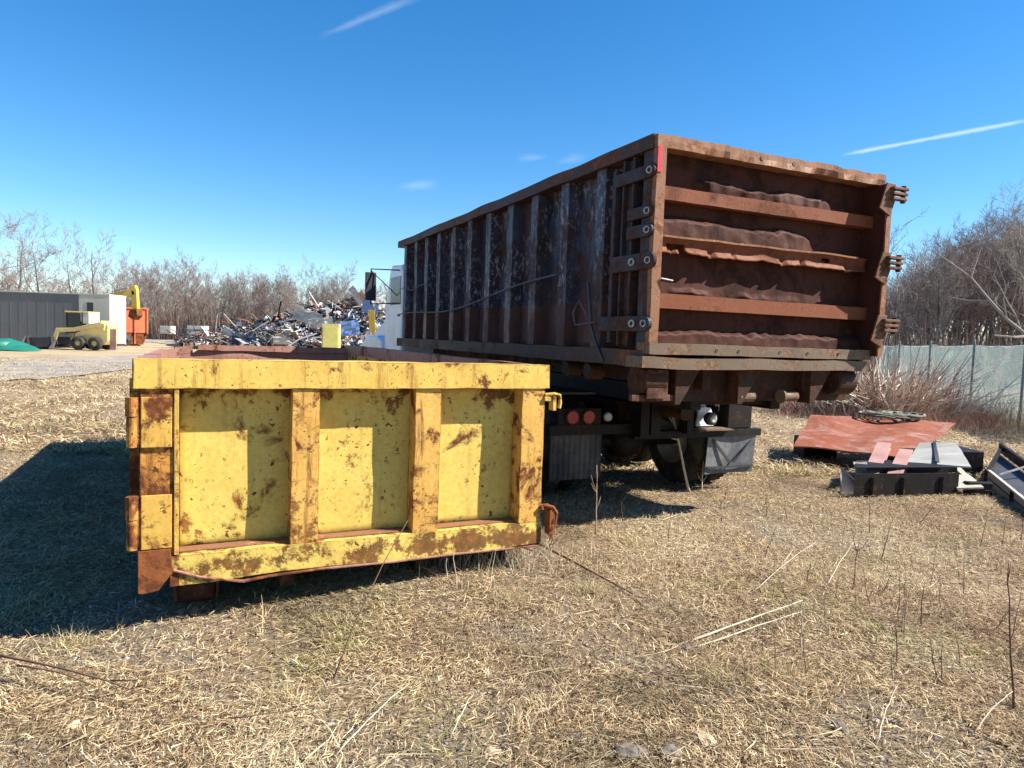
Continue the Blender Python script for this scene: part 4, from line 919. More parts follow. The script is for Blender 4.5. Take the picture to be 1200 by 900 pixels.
# reddish brambles and the pile of cut brush between container and fence
def pp_b(r):
    a = r.uniform(0, 1); d = ray(905 + 270 * a + r.normal(0, 10), 470); Y = r.uniform(16.5, 24) - 3.5 * a * r.random(); return (d.x / d.y * Y, Y, 0)
thicket('brambles', 'low reddish brown brambles between the container and the fence', 13000, pp_b, lambda r: abs(r.normal(.10, .13)) + .06, .7, .011, ((.30, .12, .08), (.36, .19, .13), (.22, .10, .07), (.44, .32, .23)))
rb = random.Random(8); mb = MB()
c0 = Vector((D(1030, 470, 17.2).x, 17.2, 0))
for k in range(760):
    a = rb.uniform(0, 2 * PI); q = c0 + Vector((rb.gauss(0, .75), rb.gauss(0, .5), rb.uniform(0, .35))); el = rb.uniform(.3, 1.45); L_b = rb.uniform(.6, 1.9)
    out = Vector((q.x - c0.x + rb.gauss(0, .5), q.y - c0.y + rb.gauss(0, .5), 0)); out = out.normalized() if out.length > .01 else Vector((1, 0, 0))
    dr = (out * math.cos(el) + Vector((0, 0, math.sin(el)))).normalized(); md = q + dr * L_b * .5 + Vector((rb.gauss(0, .06), rb.gauss(0, .06), rb.gauss(0, .06)))
    c_ = rb.choice(((.56, .45, .35), (.42, .32, .24), (.66, .56, .45), (.27, .16, .12))); rr = rb.uniform(.008, .022)
    mb.tube([q, md, q + dr * L_b + Vector((0, 0, -.1 * L_b))], [rr, rr * .8, rr * .3], 4, col=c_, cap=False)
tag(mb.build('brush_pile', 'tinted', None), 'heaped pile of cut brushwood between the brown container and the fence', 'brush pile', kind='stuff')

# ------------------------------------------------------------------ background: trailer, container, machines
def at(px, Y): d = ray(px, 400); return d.x / d.y * Y
Yt = 46
tx0, tx1, tx2 = at(-45, Yt), at(93, Yt), at(129, Yt)
trl = thing('box_trailer', 'long dark grey box trailer with pale front end', 'trailer', (tx0, Yt, 0))
w1 = tx1 - tx0; w2 = tx2 - tx0
mb = MB(); mb.box(0, w1, 0, 1.9, .35, 3.55)
for i in range(int(w1 / .6)): mb.box(i * .6 + .25, i * .6 + .28, -.008, 0, .4, 3.5)
mb.build('body', 'trailer', trl)
mb = MB(); mb.box(0, w2, -.05, 1.95, 3.555, 3.62); mb.build('roof', 'cream', trl)
mb = MB(); mb.box(w1 + .003, w2, -.03, 1.9, .3, 3.552); mb.build('pale_end', 'cream', trl)
mb = MB(); mb.box(w2 + .002, w2 + .04, .15, 1.75, .4, 3.4)
for k in (.55, 1.2): mb.box(w2 + .04, w2 + .07, k, k + .05, .45, 3.35)
mb.build('end_door', 'cream', trl)
mb = MB(); mb.box(w1 + .55, w1 + .95, -.05, -.031, 2.45, 3.05); wi = mb.build('window', 'glass_dark', trl)
mb = MB(); mb.box(w1 + .50, w1 + 1.0, -.045, -.031, 2.40, 2.449); mb.box(w1 + .50, w1 + 1.0, -.045, -.031, 3.051, 3.10); mb.build('frame', 'cream', wi)
mb = MB(); mb.box(w1 + 1.55, w1 + 1.62, -.05, -.031, 1.6, 1.7); mb.box(w1 + 1.75, w1 + 1.82, -.052, -.031, 1.0, 1.6); mb.build('fitting', 'black', trl)
for x in (1.2, 2.1, w1 - 1.4):
    mb = MB(); mb.lathe([(0, .1), (0, .36), (.03, .40), (.2, .40), (.22, .36), (.22, .1)], (x, -.02, .4), (0, 1, 0), 20); wo_ = mb.build('wheel', 'tyre', trl)
mb = MB(); mb.box(0, w2, .2, 1.8, .2, .345); mb.build('chassis', 'black', trl)
# orange roll-off container
ox = at(144, 55); oc = thing('orange_container', 'orange roll-off container with tapered foot beside the pale trailer end', 'container', (ox, 55, 0), .53)
wo2 = (at(165, 55) - ox) * 1.25
mb = MB(); mb.prism([(0, 1.05), (wo2, 1.05), (wo2, 2.95), (0, 2.95)], 0, 5.0); mb.build('body', 'orange', oc, bevel=.02)
mb = MB(); mb.prism([(0.0, 1.045), (wo2 - .02, 1.045), (wo2 - .35, .12), (.1, .12)], .05, 4.8); mb.build('lower_body', 'rust', oc, bevel=.02)
for x in (.0, wo2 * .45, wo2 - .1):
    mb = MB(); mb.box(x, x + .1, -.09, -.003, 1.0, 2.95); mb.build('rib', 'orange', oc)
mb = MB(); mb.box(-.05, wo2 + .05, -.1, 5.05, 2.953, 3.05); mb.build('top_rail', 'orange', oc)
mb = MB(); mb.box(wo2 * .45, wo2 * .45 + .08, -.02, .04, .15, 1.0); mb.build('lower_rib', 'orange', oc)
# excavator behind
ex = thing('excavator', 'yellow excavator with raised arm reaching over the orange container', 'excavator', (0, 0, 0))
Ye = 52
def arm(name, pts, w, d=.35):
    mb = MB(); V_ = [D(px, py, Ye) for px, py in pts]; c_ = [(v.x, v.z) for v in V_]
    mb.prism(c_, Ye, Ye + d); return mb.build(name, 'exc', ex, bevel=.03)
bo_ = arm('boom', [(128, 344), (138, 342), (152, 339), (157, 341), (158, 345), (148, 349), (136, 349), (118, 356), (108, 380), (102, 380), (110, 352)], .4)
st_ = arm('stick', [(153, 335), (158, 334), (160, 340), (161, 362), (154, 363), (154, 346)], .3)
mb = MB(); a_, b_ = D(134, 341, Ye - .05), D(150, 337, Ye - .05); mb.cyl(a_, b_, .08, 10); mb.build('hydraulic_ram', 'pin', ex)
bk = MB(); V_ = [D(px, py, Ye + .05) for px, py in ((154, 363), (162, 362), (163, 370), (158, 375), (152, 371))]; bk.prism([(v.x, v.z) for v in V_], Ye - .2, Ye + .6); bk.build('bucket', 'rust', ex, bevel=.02)
q = D(104, 392, Ye); mb = MB(); mb.box(q.x - 1.5, q.x + 1.3, Ye + .1, Ye + 2.6, 1.15, 2.3); mb.build('upper_body', 'exc', ex, bevel=.08)
mb = MB(); mb.box(q.x - .2, q.x + 1.0, Ye - .1, Ye + .95, 2.31, 3.1); cb = mb.build('cab', 'exc', ex, bevel=.06)
mb = MB(); mb.box(q.x - .05, q.x + .85, Ye - .12, Ye - .103, 2.4, 3.0); mb.build('window', 'glass_dark', cb)
for dy in (.1, 2.0):
    mb = MB(); mb.prism([(q.x - 1.9, .45), (q.x - 1.6, .85), (q.x + 1.6, .85), (q.x + 1.9, .45), (q.x + 1.6, .02), (q.x - 1.6, .02)], Ye + dy, Ye + dy + .6); mb.build('track', 'black', ex, bevel=.05)
mb = MB(); mb.cyl((q.x, Ye + 1.35, .5), (q.x, Ye + 1.35, 1.15), .6, 20); mb.build('turntable', 'black', ex)
# skid steer loader, facing left
Ys = 42.5; sx = at(79, Ys); ss = thing('skid_steer_loader', 'pale yellow skid steer loader with wide black bucket in front of the trailer', 'loader', (sx, Ys, .02))
mb = MB(); mb.prism([(.15, .35), (2.15, .35), (2.35, .6), (2.35, 1.55), (1.9, 1.85), (1.2, 1.45), (.3, 1.0)], .25, 1.45); mb.build('body', 'skid', ss, bevel=.05)
for x0_, x1_, z0_ in ((-.30, -.24, .9), (.68, .74, .9)):
    mb = MB()
    for yy in (.3, 1.34): mb.box(x0_, x1_, yy, yy + .06, z0_, 2.28)
    mb.build('cab_pillar', 'black', ss)
cg = MB(); cg.box(-.34, 1.15, .26, 1.44, 2.281, 2.36); cg.build('cab_roof', 'skid', ss, bevel=.02)
mb = MB(); mb.box(-.18, .62, .31, .33, 1.0, 2.25); mb.box(-.25, -.235, .36, 1.33, 1.0, 2.25); mb.build('cab_screen', 'glass_dark', ss)
mb = MB(); mb.box(.75, 1.15, .3, 1.4, 1.62, 2.278); mb.build('rear_cab_panel', 'cream', ss, bevel=.03)
mb = MB(); mb.box(.05, .5, .6, 1.1, .95, 1.3); mb.box(.38, .5, .6, 1.1, 1.3, 1.75); mb.build('seat', 'black', ss, bevel=.03)
for yy in (.06, 1.5):
    mb = MB(); mb.prism([(2.2, 1.25), (2.25, 1.62), (1.9, 1.75), (.3, 1.35), (-.75, 1.3), (-1.0, .6), (-.75, .55), (-.55, 1.05), (.4, 1.12), (1.7, 1.4)], yy, yy + .13); mb.build('loader_arm', 'skid', ss, bevel=.02)
for x_ in (.42, 1.45):
    for yy, ro_ in ((.02, -1), (1.32, 1)):
        mb = MB(); mb.lathe([(0, .18), (0, .36), (.04, .41), (.26, .41), (.3, .36), (.3, .18)], (x_ + .2, yy - .08, .42), (0, 1, 0), 24); wl = mb.build('wheel', 'tyre', ss, smooth=True)
        mb = MB(); yo_ = yy - .06 if ro_ < 0 else yy + .2; mb.lathe([(0, .01), (.02, .1), (.05, .22), (-.0, .31)], (x_ + .2, yo_, .42), (0, 1, 0), 20); mb.build('rim', 'skid', wl)
mb = MB(); mb.box(-2.55, -.75, -.25, -.22, .05, .08)
mb.prism([(-.95, .75), (-.85, .75), (-.80, .3), (-1.0, .06), (-1.85, .03), (-1.85, .07), (-1.05, .12), (-.9, .35)], -.25, 1.85); 
for yy in (-.25, 1.81): mb.prism([(-.92, .78), (-.86, .3), (-1.05, .07), (-1.95, .04), (-1.5, .5)], yy, yy + .04)
mb.build('bucket', 'black', ss)
mb = MB(); mb.prism([(-1.95, .04), (-2.8, .04), (-2.65, .35), (-2.35, .75), (-2.28, .7), (-2.2, .1)], -.3, .1); mb.box(-2.3, -.9, -.1, 1.7, .10, .68); mb.build('bucket_back', 'black', ss)
mb = MB(); mb.prism([(-2.85, .03), (-2.38, .72), (-2.33, .70), (-2.6, .03)], -.34, -.31); mb.prism([(-.95, .03), (-.50, .66), (-.45, .60), (-.66, .03)], -.34, -.31); mb.build('bucket_side', 'rim', ss)
mb = MB(); mb.box(2.36, 2.75, .4, .46, .05, 1.35); mb.build('rear_door', 'pinkbeam', ss)
# green tarpaulin heap
Yg = 38; gx0 = at(-30, Yg); gx1 = at(27, Yg); mb = MB()
def gt(u_, v_):
    x = gx0 + u_ * (gx1 - gx0); h_ = .62 * (1 - max(0, u_ - .35) / .65) ** .8 if u_ > .35 else .62
    return (x - gx0, v_ * 1.6, .02 + h_ * math.sin(min(1, v_ * 1.6 + .05) * PI * .5) + .05 * mn.noise(Vector((u_ * 6, v_ * 4, 1))) * (0 if v_ == 0 else 1))
mb.grid(gt, 24, 12); mb.box(0.1, (gx1 - gx0) * .55, .2, 1.5, 0, .5)
tag(mb.build('tarp', 'green', None, smooth=True, loc=(gx0, Yg, 0)), 'bright green tarpaulin spread over a low heap at the left border', 'tarpaulin')

# ------------------------------------------------------------------ scrap heap
def ridge(px):
    K = [(190, 396), (215, 393), (250, 385), (285, 376), (320, 371), (350, 364), (375, 357), (400, 352), (418, 345), (430, 342), (445, 350), (456, 368), (466, 392)]
    for (a, ya), (b, yb) in zip(K, K[1:]):
        if a <= px <= b: return ya + (yb - ya) * (px - a) / (b - a)
    return 393
rs = random.Random(12)
PAL = [(.50, .50, .48), (.04, .035, .03), (.10, .07, .05), (.20, .19, .18), (.05, .06, .08), (.03, .03, .04), (.05, .08, .17), (.30, .30, .32), (.16, .10, .07), (.10, .10, .11), (.45, .40, .33), (.03, .035, .05), (.07, .07, .08), (.30, .12, .08), (.66, .65, .63), (.22, .16, .11)]
mb = MB()
def piece(px, py, Y, s_):
    c_ = D(px, py, Y); col = rs.choice(PAL); R_ = Matrix.Rotation(rs.uniform(0, 6.3), 4, (rs.gauss(0, 1), rs.gauss(0, 1), rs.gauss(0, 1) + .01)); X = Matrix.Translation(c_) @ R_
    k = rs.random(); a, b, h_ = s_ * rs.uniform(.3, 1), s_ * rs.uniform(.2, .8), s_ * rs.uniform(.02, .5) if k < .5 else s_ * .03
    if k < .6: mb.box(-a / 2, a / 2, -b / 2, b / 2, -h_ / 2, h_ / 2, X, col)
    elif k < .75:
        pts = [X @ Vector((math.sin(i * .9) * s_ * .35 + i * .05 * s_, math.cos(i * 1.3) * s_ * .3, rs.gauss(0, .1) * s_)) for i in range(7)]; mb.tube(pts, .02 + .03 * rs.random(), 5, col=col)
    elif k < .85: mb.tube([X @ Vector((-a / 2, 0, 0)), X @ Vector((a / 2, 0, 0))], b * .35, 9, col=col)
    else:
        n = 5; vs = [X @ Vector(((i / n - .5) * s_, (j / n - .5) * s_ * .8, rs.gauss(0, .13) * s_)) for i in range(n + 1) for j in range(n + 1)]
        mb.add(vs, [(i * (n + 1) + j, (i + 1) * (n + 1) + j, (i + 1) * (n + 1) + j + 1, i * (n + 1) + j + 1) for i in range(n) for j in range(n)], col)
for k in range(2100):
    px = 205 + 262 * rs.random() ** .72; ry = ridge(px); base_y = 404; f_ = rs.random() ** .8
    Y = 62 - 9 * f_ + rs.uniform(-1, 1); py = ry + f_ * (base_y - ry)
    piece(px, py + rs.uniform(0, 3), Y, rs.uniform(.25, 1.0) * (1 if px > 300 else .7))
for k in range(190):
    px = 205 + 255 * rs.random() ** .8; ry = ridge(px); f_ = rs.random(); c_ = D(px, ry + f_ * (400 - ry), 61 - 9 * f_); d_ = Vector((rs.gauss(0, 1), rs.gauss(0, .6), rs.gauss(0, .45))).normalized() * rs.uniform(.5, 1.9)
    if rs.random() < .5: mb.tube([c_ - d_, c_ + Vector((0, 0, rs.uniform(0, .3))), c_ + d_], rs.uniform(.02, .06), 5, col=rs.choice(PAL))
    else: mb.beam(c_ - d_, c_ + d_, rs.uniform(.05, .35), .04, col=rs.choice(PAL))
core = mb
def coref(u_, v_):
    px = 195 + u_ * 272; ry = ridge(px) + 4; p = D(px, ry + v_ * (405 - ry), 62 - 9 * v_); return (p.x, p.y, max(-.05, p.z - .3))
b0 = len(core.v); core.grid(coref, 40, 10); core.c += [(.05, .045, .045)] * (len(core.v) - b0)
tag(mb.build('scrap_heap', 'tinted', None), 'long heap of mixed scrap metal rising toward the truck cab', 'scrap heap', kind='stuff')
def scrap_box(px0, px1, py0, py1, Y, d, name, mat, label, cat, rz=0, bev=.02):
    a, b = D(px0, py1, Y), D(px1, py0, Y); mb = MB(); w = b.x - a.x; h_ = b.z - a.z
    mb.box(-w / 2, w / 2, 0, d, 0, h_); mb.box(-w / 2 + .08, w / 2 - .08, -.02, 0, h_ * .15, h_ * .9); o = mb.build(name, mat, None, bevel=bev, loc=((a.x + b.x) / 2, Y, a.z)); o.rotation_euler = (0, 0, rz); return tag(o, label, cat)
M['ybox'] = plain('faded_yellow_enamel', (.62, .53, .14), .4, .06, 4, dirt=(.4, .33, .14), amt=.4)
scrap_box(377, 397, 380, 413, 46, 1.0, 'steel_cabinet', 'ybox', 'upright pale yellow steel cabinet in front of the scrap heap', 'cabinet', .12)
scrap_box(187, 200, 382, 391, 82, 1.2, 'chest_freezer', 'cream', 'small white chest freezer left of the scrap heap', 'freezer')
scrap_box(219, 239, 382, 394, 72, 1.2, 'chest_freezer', 'cream', 'larger white chest freezer at the left tip of the scrap heap', 'freezer')
def sheet(px, py, Y, w, h_, mat, label, ang, tilt=.3):
    mb = MB(); mb.grid(lambda a, b_: ((a - .5) * w, .08 * w * mn.noise(Vector((a * 4, b_ * 4, px))), (b_ - .5) * h_), 6, 6); o = mb.build('scrap_sheet', mat, None, solid=.03, loc=D(px, py, Y)); o.rotation_euler = (tilt, ang, rs.uniform(-.4, .4)); tag(o, label, 'scrap metal')
M['shell'] = plain('dirty_enamel', (.48, .49, .50), .5, .15, 3, dirt=(.2, .17, .14), amt=.6)
M['blue'] = plain('faded_blue', (.10, .19, .42), .45, .15, 4)
M['bluedark'] = plain('navy', (.03, .05, .11), .45, .2, 4)
M['ochre'] = plain('ochre_paint', (.52, .36, .06), .5, .15, 4)
sheet(418, 346, 53, 1.5, .55, 'shell', 'white sheet sticking up at the peak of the scrap heap', .9)
sheet(428, 352, 52.5, .4, 1.5, 'stem_dark', 'brown plank slanting on the peak of the heap', -.7)
sheet(434, 360, 52, 1.2, .9, 'blue', 'light blue crumpled panel near the peak of the heap', .2)
sheet(445, 356, 52, 1.0, .8, 'shell', 'white bent panel right of the blue panel on the heap', -.4)
sheet(360, 371, 54, 2.2, 1.1, 'shell', 'large white appliance shell on the middle of the heap', .3)
sheet(376, 378, 53, 1.8, .7, 'shell', 'white sheet just above the yellow cabinet', -.15)
sheet(436, 377, 50, .5, 1.7, 'ochre', 'ochre yellow upright panel on the right slope of the heap', .1)
sheet(408, 385, 50, 1.6, 1.1, 'blue', 'blue panel right of the yellow cabinet', -.2)
sheet(286, 399, 53, 1.8, .9, 'bluedark', 'navy blue sheet at the left foot of the heap', .1)
sheet(330, 399, 52, 1.2, .6, 'shell', 'light panel at the foot of the heap between dark scraps', 0)
sheet(268, 390, 55, 1.1, .7, 'shell', 'white curled sheet on the left part of the heap', .5)

# ------------------------------------------------------------------ grass, litter, stones
rg = np.random.default_rng(4)
def vnoise(x, y, sc, seed):
    x = x * sc + seed * 17.3; y = y * sc + seed * 5.1; xi = np.floor(x).astype(int); yi = np.floor(y).astype(int); fx = x - xi; fy = y - yi; fx = fx * fx * (3 - 2 * fx); fy = fy * fy * (3 - 2 * fy)
    def h(a, b): 
        v = np.sin(a * 127.1 + b * 311.7 + seed * 74.7) * 43758.5453; return v - np.floor(v)
    return (h(xi, yi) * (1 - fx) + h(xi + 1, yi) * fx) * (1 - fy) + (h(xi, yi + 1) * (1 - fx) + h(xi + 1, yi + 1) * fx) * fy
def fbm(x, y, sc, seed): return (vnoise(x, y, sc, seed) * .5 + vnoise(x, y, sc * 2.1, seed + 1) * .3 + vnoise(x, y, sc * 4.3, seed + 2) * .2)
GX, GY = np.meshgrid(np.arange(-30, 30, .15), np.arange(0, 50, .15), indexing='ij')
GZt = np.array([[gz(float(x), float(y)) for y in np.arange(0, 50, .15)] for x in np.arange(-30, 30, .15)])
def gzs(x, y):
    a = np.clip((x + 30) / .15, 0, GZt.shape[0] - 1.01); b = np.clip(y / .15, 0, GZt.shape[1] - 1.01); i = a.astype(int); j = b.astype(int); fa = a - i; fb = b - j
    return (GZt[i, j] * (1 - fa) + GZt[i + 1, j] * fa) * (1 - fb) + (GZt[i, j + 1] * (1 - fa) + GZt[i + 1, j + 1] * fa) * fb
PAL0 = np.array([(.66, .51, .33), (.60, .46, .30), (.40, .28, .175), (.78, .67, .50), (.28, .185, .12), (.54, .42, .265), (.13, .09, .06), (.68, .55, .38), (.24, .17, .11), (.48, .36, .24)])
def grass(name, label, n, ymin, ymax, wscale, lmin, lmax, up=.25, powr=1.0, PALG=None):
    PALG = PAL0 if PALG is None else PALG
    Y = ymin + (ymax - ymin) * rg.random(n) ** powr; X = (rg.random(n) * 2 - 1) * (Y * .80 + .5)
    den = fbm(X, Y, .9, 1); bare = fbm(X, Y, .8, 9); keep = rg.random(n) < np.clip(1.5 - np.clip((bare - .50) * 8, 0, 1.2), .33, 1)
    X, Y, bare, den = X[keep], Y[keep], bare[keep], den[keep]; n = len(X)
    tuft = fbm(X, Y, 2.6, 5); Lb = rg.uniform(lmin, lmax, n) * (.6 + 1.0 * tuft); wd = wscale * rg.uniform(.5, 1.3, n) * (1 + Y * .06)
    a = rg.uniform(0, 2 * PI, n) * .85 + 5 * vnoise(X, Y, 1.2, 3); el = np.clip(rg.exponential(up, n), .02, 1.35); st = (tuft > .58) & (rg.random(n) < .35); el = np.where(st, rg.uniform(.7, 1.4, n), el)
    Z = gzs(X, Y) + rg.uniform(-.004, .022, n); ch, sh = np.cos(a), np.sin(a); tw_ = rg.uniform(-.6, .6, n)
    vs = np.zeros((n, 6, 3)); 
    for k, t_ in enumerate((0, .5, 1)):
        r_ = Lb * t_ * np.cos(el * (1 - .45 * t_)); zz = Lb * (t_ * np.sin(el) - t_ * t_ * np.sin(el) * .45)
        bend = (t_ ** 2) * Lb * tw_ * .6
        cx = X + ch * r_ - sh * bend; cy = Y + sh * r_ + ch * bend; ww = wd * (1, .85, .15)[k] * .5
        for s_, sg in ((0, -1), (1, 1)):
            vs[:, k * 2 + s_, 0] = cx - sh * ww * sg; vs[:, k * 2 + s_, 1] = cy + ch * ww * sg; vs[:, k * 2 + s_, 2] = Z + zz + ww * sg * tw_
    base = np.arange(n)[:, None] * 6; F = np.concatenate([base + np.array([0, 1, 3, 2]), base + np.array([2, 3, 5, 4])], 1).reshape(-1, 4)
    C = PALG[rg.integers(0, len(PALG), n)] * rg.uniform(.70, 1.12, (n, 1)) * np.array([1.03, .99, .84])
    gr = np.clip((fbm(X, Y, 1.1, 21) - .60) * 7, 0, 1) * (rg.random(n) < .45) * .7; C = C * (1 - gr[:, None]) + np.array([.36, .36, .12]) * gr[:, None]
    rd = np.clip((fbm(X, Y, .6, 31) - .5) * 5, 0, 1) * np.clip((X + 1) / 5, 0, 1) * (rg.random(n) < .6) * .6; C = C * (1 - rd[:, None]) + np.array([.33, .18, .12]) * rd[:, None]
    v1 = fbm(X, Y, .5, 41); v2 = fbm(X, Y, 1.7, 47)
    pl = np.clip((v1 * .6 + v2 * .4 - .52) * 6, 0, 1) * .55; C = C * (1 - pl[:, None]) + np.array([.74, .62, .40]) * pl[:, None] * rg.uniform(.75, 1.1, (n, 1))
    dk = np.clip((.44 - v1 * .4 - v2 * .6) * 8, 0, 1) * .5; C = C * (1 - dk[:, None] * .75)
    C = np.repeat(C, 6, 0); return fast(name, vs.reshape(-1, 3), F, C, 'grass', label, 'grass')
grass('dry_grass', 'matted straw coloured dead grass covering the foreground', 450000, 1.5, 9.0, .0033, .016, .062, .42, 1.15)
grass('twig_litter', 'thin dark twigs and long straws littering the grass', 9000, 1.5, 14, .0040, .08, .26, .16, 1.3, np.array([(.13, .08, .05), (.20, .13, .08), (.66, .56, .40), (.10, .07, .05)]))
grass('dry_grass', 'straw coloured dead grass further back around truck and plates', 150000, 8.6, 30, .008, .07, .17, .40, 1.3)
# litter of stones and clods, numberless
mbx = MB(); rr_ = random.Random(9)
ICO = None
def rock(mb, c_, s_, col, sq=(1, .8, .5), rnd_=rr_, lev=1):
    bm = bmesh.new(); bmesh.ops.create_icosphere(bm, subdivisions=lev, radius=1); sd = rnd_.uniform(0, 99); rot = Matrix.Rotation(rnd_.uniform(0, 6.3), 3, 'Z')
    vs = [rot @ Vector((v.co.x * sq[0], v.co.y * sq[1], v.co.z * sq[2])) * s_ * (1 + (.8 if lev == 1 else .38) * mn.noise(v.co * 1.9 + Vector((sd, 0, 0)))) + Vector(c_) for v in bm.verts]
    fs = [tuple(v.index for v in f_.verts) for f_ in bm.faces]; bm.free(); mb.add(vs, fs, col)
cnt = 0
while cnt < 6000:
    y = 1.5 + 7.5 * rr_.random() ** 1.3; x = (rr_.random() * 2 - 1) * (y * .8 + .3)
    b_ = float(fbm(np.array([x]), np.array([y]), .8, 9)[0]); bias = .25 if x > 0 else 0
    if rr_.random() > max(.04, (b_ - .48) * 7 + bias * .3 + .5 * math.exp(-(((x - .5) / .8) ** 2 + ((y - 2.2) / .7) ** 2))): continue
    g_ = rr_.uniform(.12, .40); rock(mbx, (x, y, gz(x, y) + .001), rr_.uniform(.004, .013) * (1 + .7 * (rr_.random() < .06)), (g_, g_ * .88, g_ * .76)); cnt += 1
tag(mbx.build('gravel_litter', 'tinted', None), 'small grey stones and clods scattered in bare patches of the grass', 'gravel', kind='stuff')
for (px, py, s_, mt, lab, sq) in ((826, 868, .075, 'stone_tan', 'flat tan stone in the grass near the bottom edge, right of centre', (1, .55, .3)), (738, 884, .07, 'stone', 'grey stone at the bottom edge, left of the flat tan stone', (1, .7, .45)),
        (676, 866, .055, 'stone', 'pinkish grey flat stone left of the other foreground stones', (1, .7, .35)), (86, 842, .035, 'stone_tan', 'small pale stone in the lower left grass', (1, .8, .7)), (983, 858, .05, 'stone', 'pale grey stone in the lower right grass', (1, .6, .4)),
        (576, 884, .04, 'stone_tan', 'small tan stone at the bottom centre', (1, .8, .5)), (806, 765, .06, 'stone', 'grey broken slate lying at the left end of the fallen stalks', (1.2, .4, .25)), (786, 884, .06, 'stone', 'dark grey stone at the bottom edge between tan and grey stones', (1, .7, .5))):
    p = G(px, py); mb = MB(); rock(mb, (0, 0, 0), s_, None, sq, lev=3); mb.c = None; o = mb.build('stone', mt, None, loc=(p.x, p.y, gz(p.x, p.y) + s_ * .05)); tag(o, lab, 'stone')

# sticks and standing weeds
def stick(a, b, r, mat, name, label, cat, sag=.0, group=None, side=0, n=8):
    a, b = Vector(a), Vector(b); rs_ = random.Random(int(a.x * 1000) + int(b.y * 77)); mb = MB(); pts = []
    for i in range(n + 1):
        t_ = i / n; p = a.lerp(b, t_) + Vector((rs_.gauss(0, .003), rs_.gauss(0, .003), sag * math.sin(t_ * PI))); pts.append(p - a)
    mb.tube(pts, [r * (1 - .6 * i / n) for i in range(n + 1)], 6)
    for k in range(side):
        t_ = rs_.uniform(.3, .9); i = int(t_ * n); q = pts[i]; dr = (pts[-1] - pts[0]).normalized() + Vector((rs_.gauss(0, .5), rs_.gauss(0, .5), rs_.gauss(0, .3)))
        mb.tube([q, q + dr * (b - a).length * .10, q + dr * (b - a).length * .16 + Vector((0, 0, .02))], [r * .5, r * .4, r * .2], 4)
    return tag(mb.build(name, mat, None, smooth=True, loc=a), label, cat, group)
g0, g1 = G(640, 650), G(742, 705); stick((g0.x - .25, g0.y + .3, .10), (g1.x, g1.y, .05), .012, 'stem_dark', 'steel_rod', 'thin rusty rod lying in the grass from the dumpster corner', 'rod')
p = G(808, 577); stick((p.x, p.y, -.02), D(781, 450, p.y - .2), .016, 'stem_pale', 'standing_stalk', 'tall pale forked stalk standing before the truck wheel', 'weed', side=3)
p = G(822, 577); stick((p.x, p.y, -.02), D(824, 540, p.y), .010, 'stem_pale', 'standing_stalk', 'short stalk beside the tall forked stalk at the mud flap', 'weed', side=2)
p = G(390, 790); stick((p.x, p.y, -.02), D(478, 610, 3.6), .0045, 'stem_dark', 'standing_stalk', 'thin bent dark stem rising before the middle door panel', 'weed', .05)
p = G(698, 630); stick((p.x, p.y, 0), D(700, 545, p.y), .008, 'stem', 'standing_stalk', 'thin stem with knots standing behind the dumpster corner', 'weed', side=4)
for px, py0, py1, px1 in ((536, 700, 648, 532), (524, 690, 650, 523)):
    p = G(px, py0); stick((p.x, p.y, 0), D(px1, py1, p.y), .004, 'stem_pale', 'standing_stalk', 'thin pale stem standing under the door, %s' % ('right one' if px == 536 else 'left one'), 'weed')
a, b = G(790, 762), G(940, 722)
stick((a.x, a.y, .02), (b.x, b.y, .10), .0075, 'stem_pale', 'dead_stalk', 'upper of two long bleached stalks lying together on the grass', 'stalk')
a, b = G(800, 768), G(938, 730)
stick((a.x, a.y, .02), (b.x, b.y, .07), .006, 'stem_pale', 'dead_stalk', 'lower of two long bleached stalks lying together on the grass', 'stalk')
for (x0, y0, x1, y1, lab) in ((878, 700, 955, 650, 'bleached stalk slanting above the two long stalks'), (968, 690, 1000, 650, 'short bleached stalk leaning right of the slanting one'), (1025, 880, 1050, 828, 'pale stick slanting at the lower right'), (395, 890, 480, 826, 'straight pale stalk lying at the bottom left of centre'), (528, 868, 556, 838, 'short pale straw above the small tan stone'), (1140, 865, 1185, 835, 'pale stick lying at the right bottom corner')):
    a, b = G(x0, y0), G(x1, y1); stick((a.x, a.y, .02), (b.x, b.y, .10), .0032, 'stem_pale', 'dead_stalk', lab, 'stalk', .02)
a, b = G(-5, 782), G(170, 822); stick((a.x, a.y, .06), (b.x, b.y, .03), .007, 'stem_dark', 'dead_stalk', 'dark brown twig lying across the lower left grass', 'stalk', .02, side=3)
a, b = G(20, 792), G(120, 815); stick((a.x, a.y, .05), (b.x, b.y, .03), .005, 'stem_dark', 'dead_stalk', 'thinner dark twig just below the long dark twig on the left', 'stalk', .02, side=2)
a, b = G(270, 850), G(430, 838); stick((a.x, a.y, .03), (b.x, b.y, .04), .003, 'stem_dark', 'dead_stalk', 'thin dark straw lying level in the lower left half', 'stalk', .01)
rw = random.Random(21)
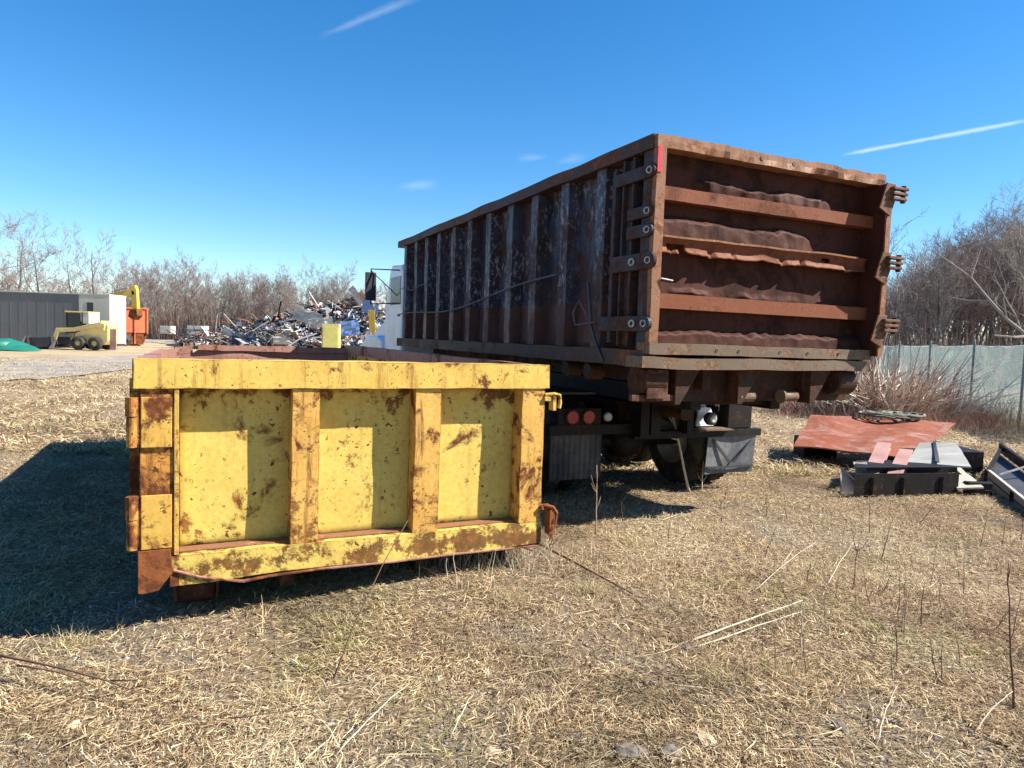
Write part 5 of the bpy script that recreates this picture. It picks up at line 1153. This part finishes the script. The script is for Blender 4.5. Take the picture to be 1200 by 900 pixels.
for k in range(64):
    px = rw.uniform(840, 1200) if k % 5 else rw.uniform(520, 1195); py = rw.uniform(600, 800) if k % 5 else rw.uniform(560, 640); p = G(px, py); hh = rw.uniform(.10, .34)
    stick((p.x, p.y, gz(p.x, p.y) - .01), (p.x + rw.gauss(0, .04), p.y + rw.gauss(0, .04), hh), rw.uniform(.0022, .0045), rw.choice(('stem_dark', 'stem', 'stem_dark')), 'weed_stem', 'thin dry weed stem standing in the grass on the right', 'weed', 0, 'standing dry weed stems in the right foreground', side=rw.choice((0, 1, 3)), n=5)
p = G(1188, 830); stick((p.x, p.y, 0), D(1181, 660, p.y), .006, 'stem_dark', 'standing_stalk', 'tallest thin dark stem standing at the right edge', 'weed', side=2)
p = G(938, 760); stick((p.x, p.y, 0), D(942, 705, p.y), .006, 'stem_pale', 'standing_stalk', 'short upright pale stem at the right end of the long fallen stalks', 'weed', side=1)
for i_, (px, py) in enumerate(((590, 712), (905, 790), (85, 745), (840, 800), (300, 640), (745, 640), (690, 700), (330, 812))):
    q_ = G(px, py)
    def pq(r_, q_=q_): return (q_.x + r_.normal(0, .07), q_.y + r_.normal(0, .05), gz(q_.x, q_.y))
    c_ = thicket('grass_tuft', ('yellowish', 'pale', 'straw coloured', 'golden')[i_ % 4] + ' grass tuft ' + ('below the right end of the dumpster', 'in the right foreground', 'at the edge of the dumpster shadow', 'left of the right foreground tufts', 'under the left end of the dumpster', 'in front of the truck', 'beside the rusty rod', 'in the left foreground')[i_], 260 + i_, pq, lambda r_: abs(r_.normal(.035, .02)) + .015, 1.2, .0035, ((.52, .43, .23), (.62, .51, .31), (.42, .36, .18), (.30, .22, .12)))
    del c_['kind']; c_['category'] = 'grass tuft'
# tufts at the dumpster's right foot
def pp_t(r): 
    q = G(560, 668); return (q.x + r.normal(0, .38), q.y + r.normal(0, .16), 0)
thicket('weed_tuft', 'dense clump of dead weeds at the foot of the yellow dumpster', 1500, pp_t, lambda r: abs(r.normal(.09, .07)) + .03, .6, .006, ((.42, .34, .23), (.5, .42, .30), (.30, .21, .14)))
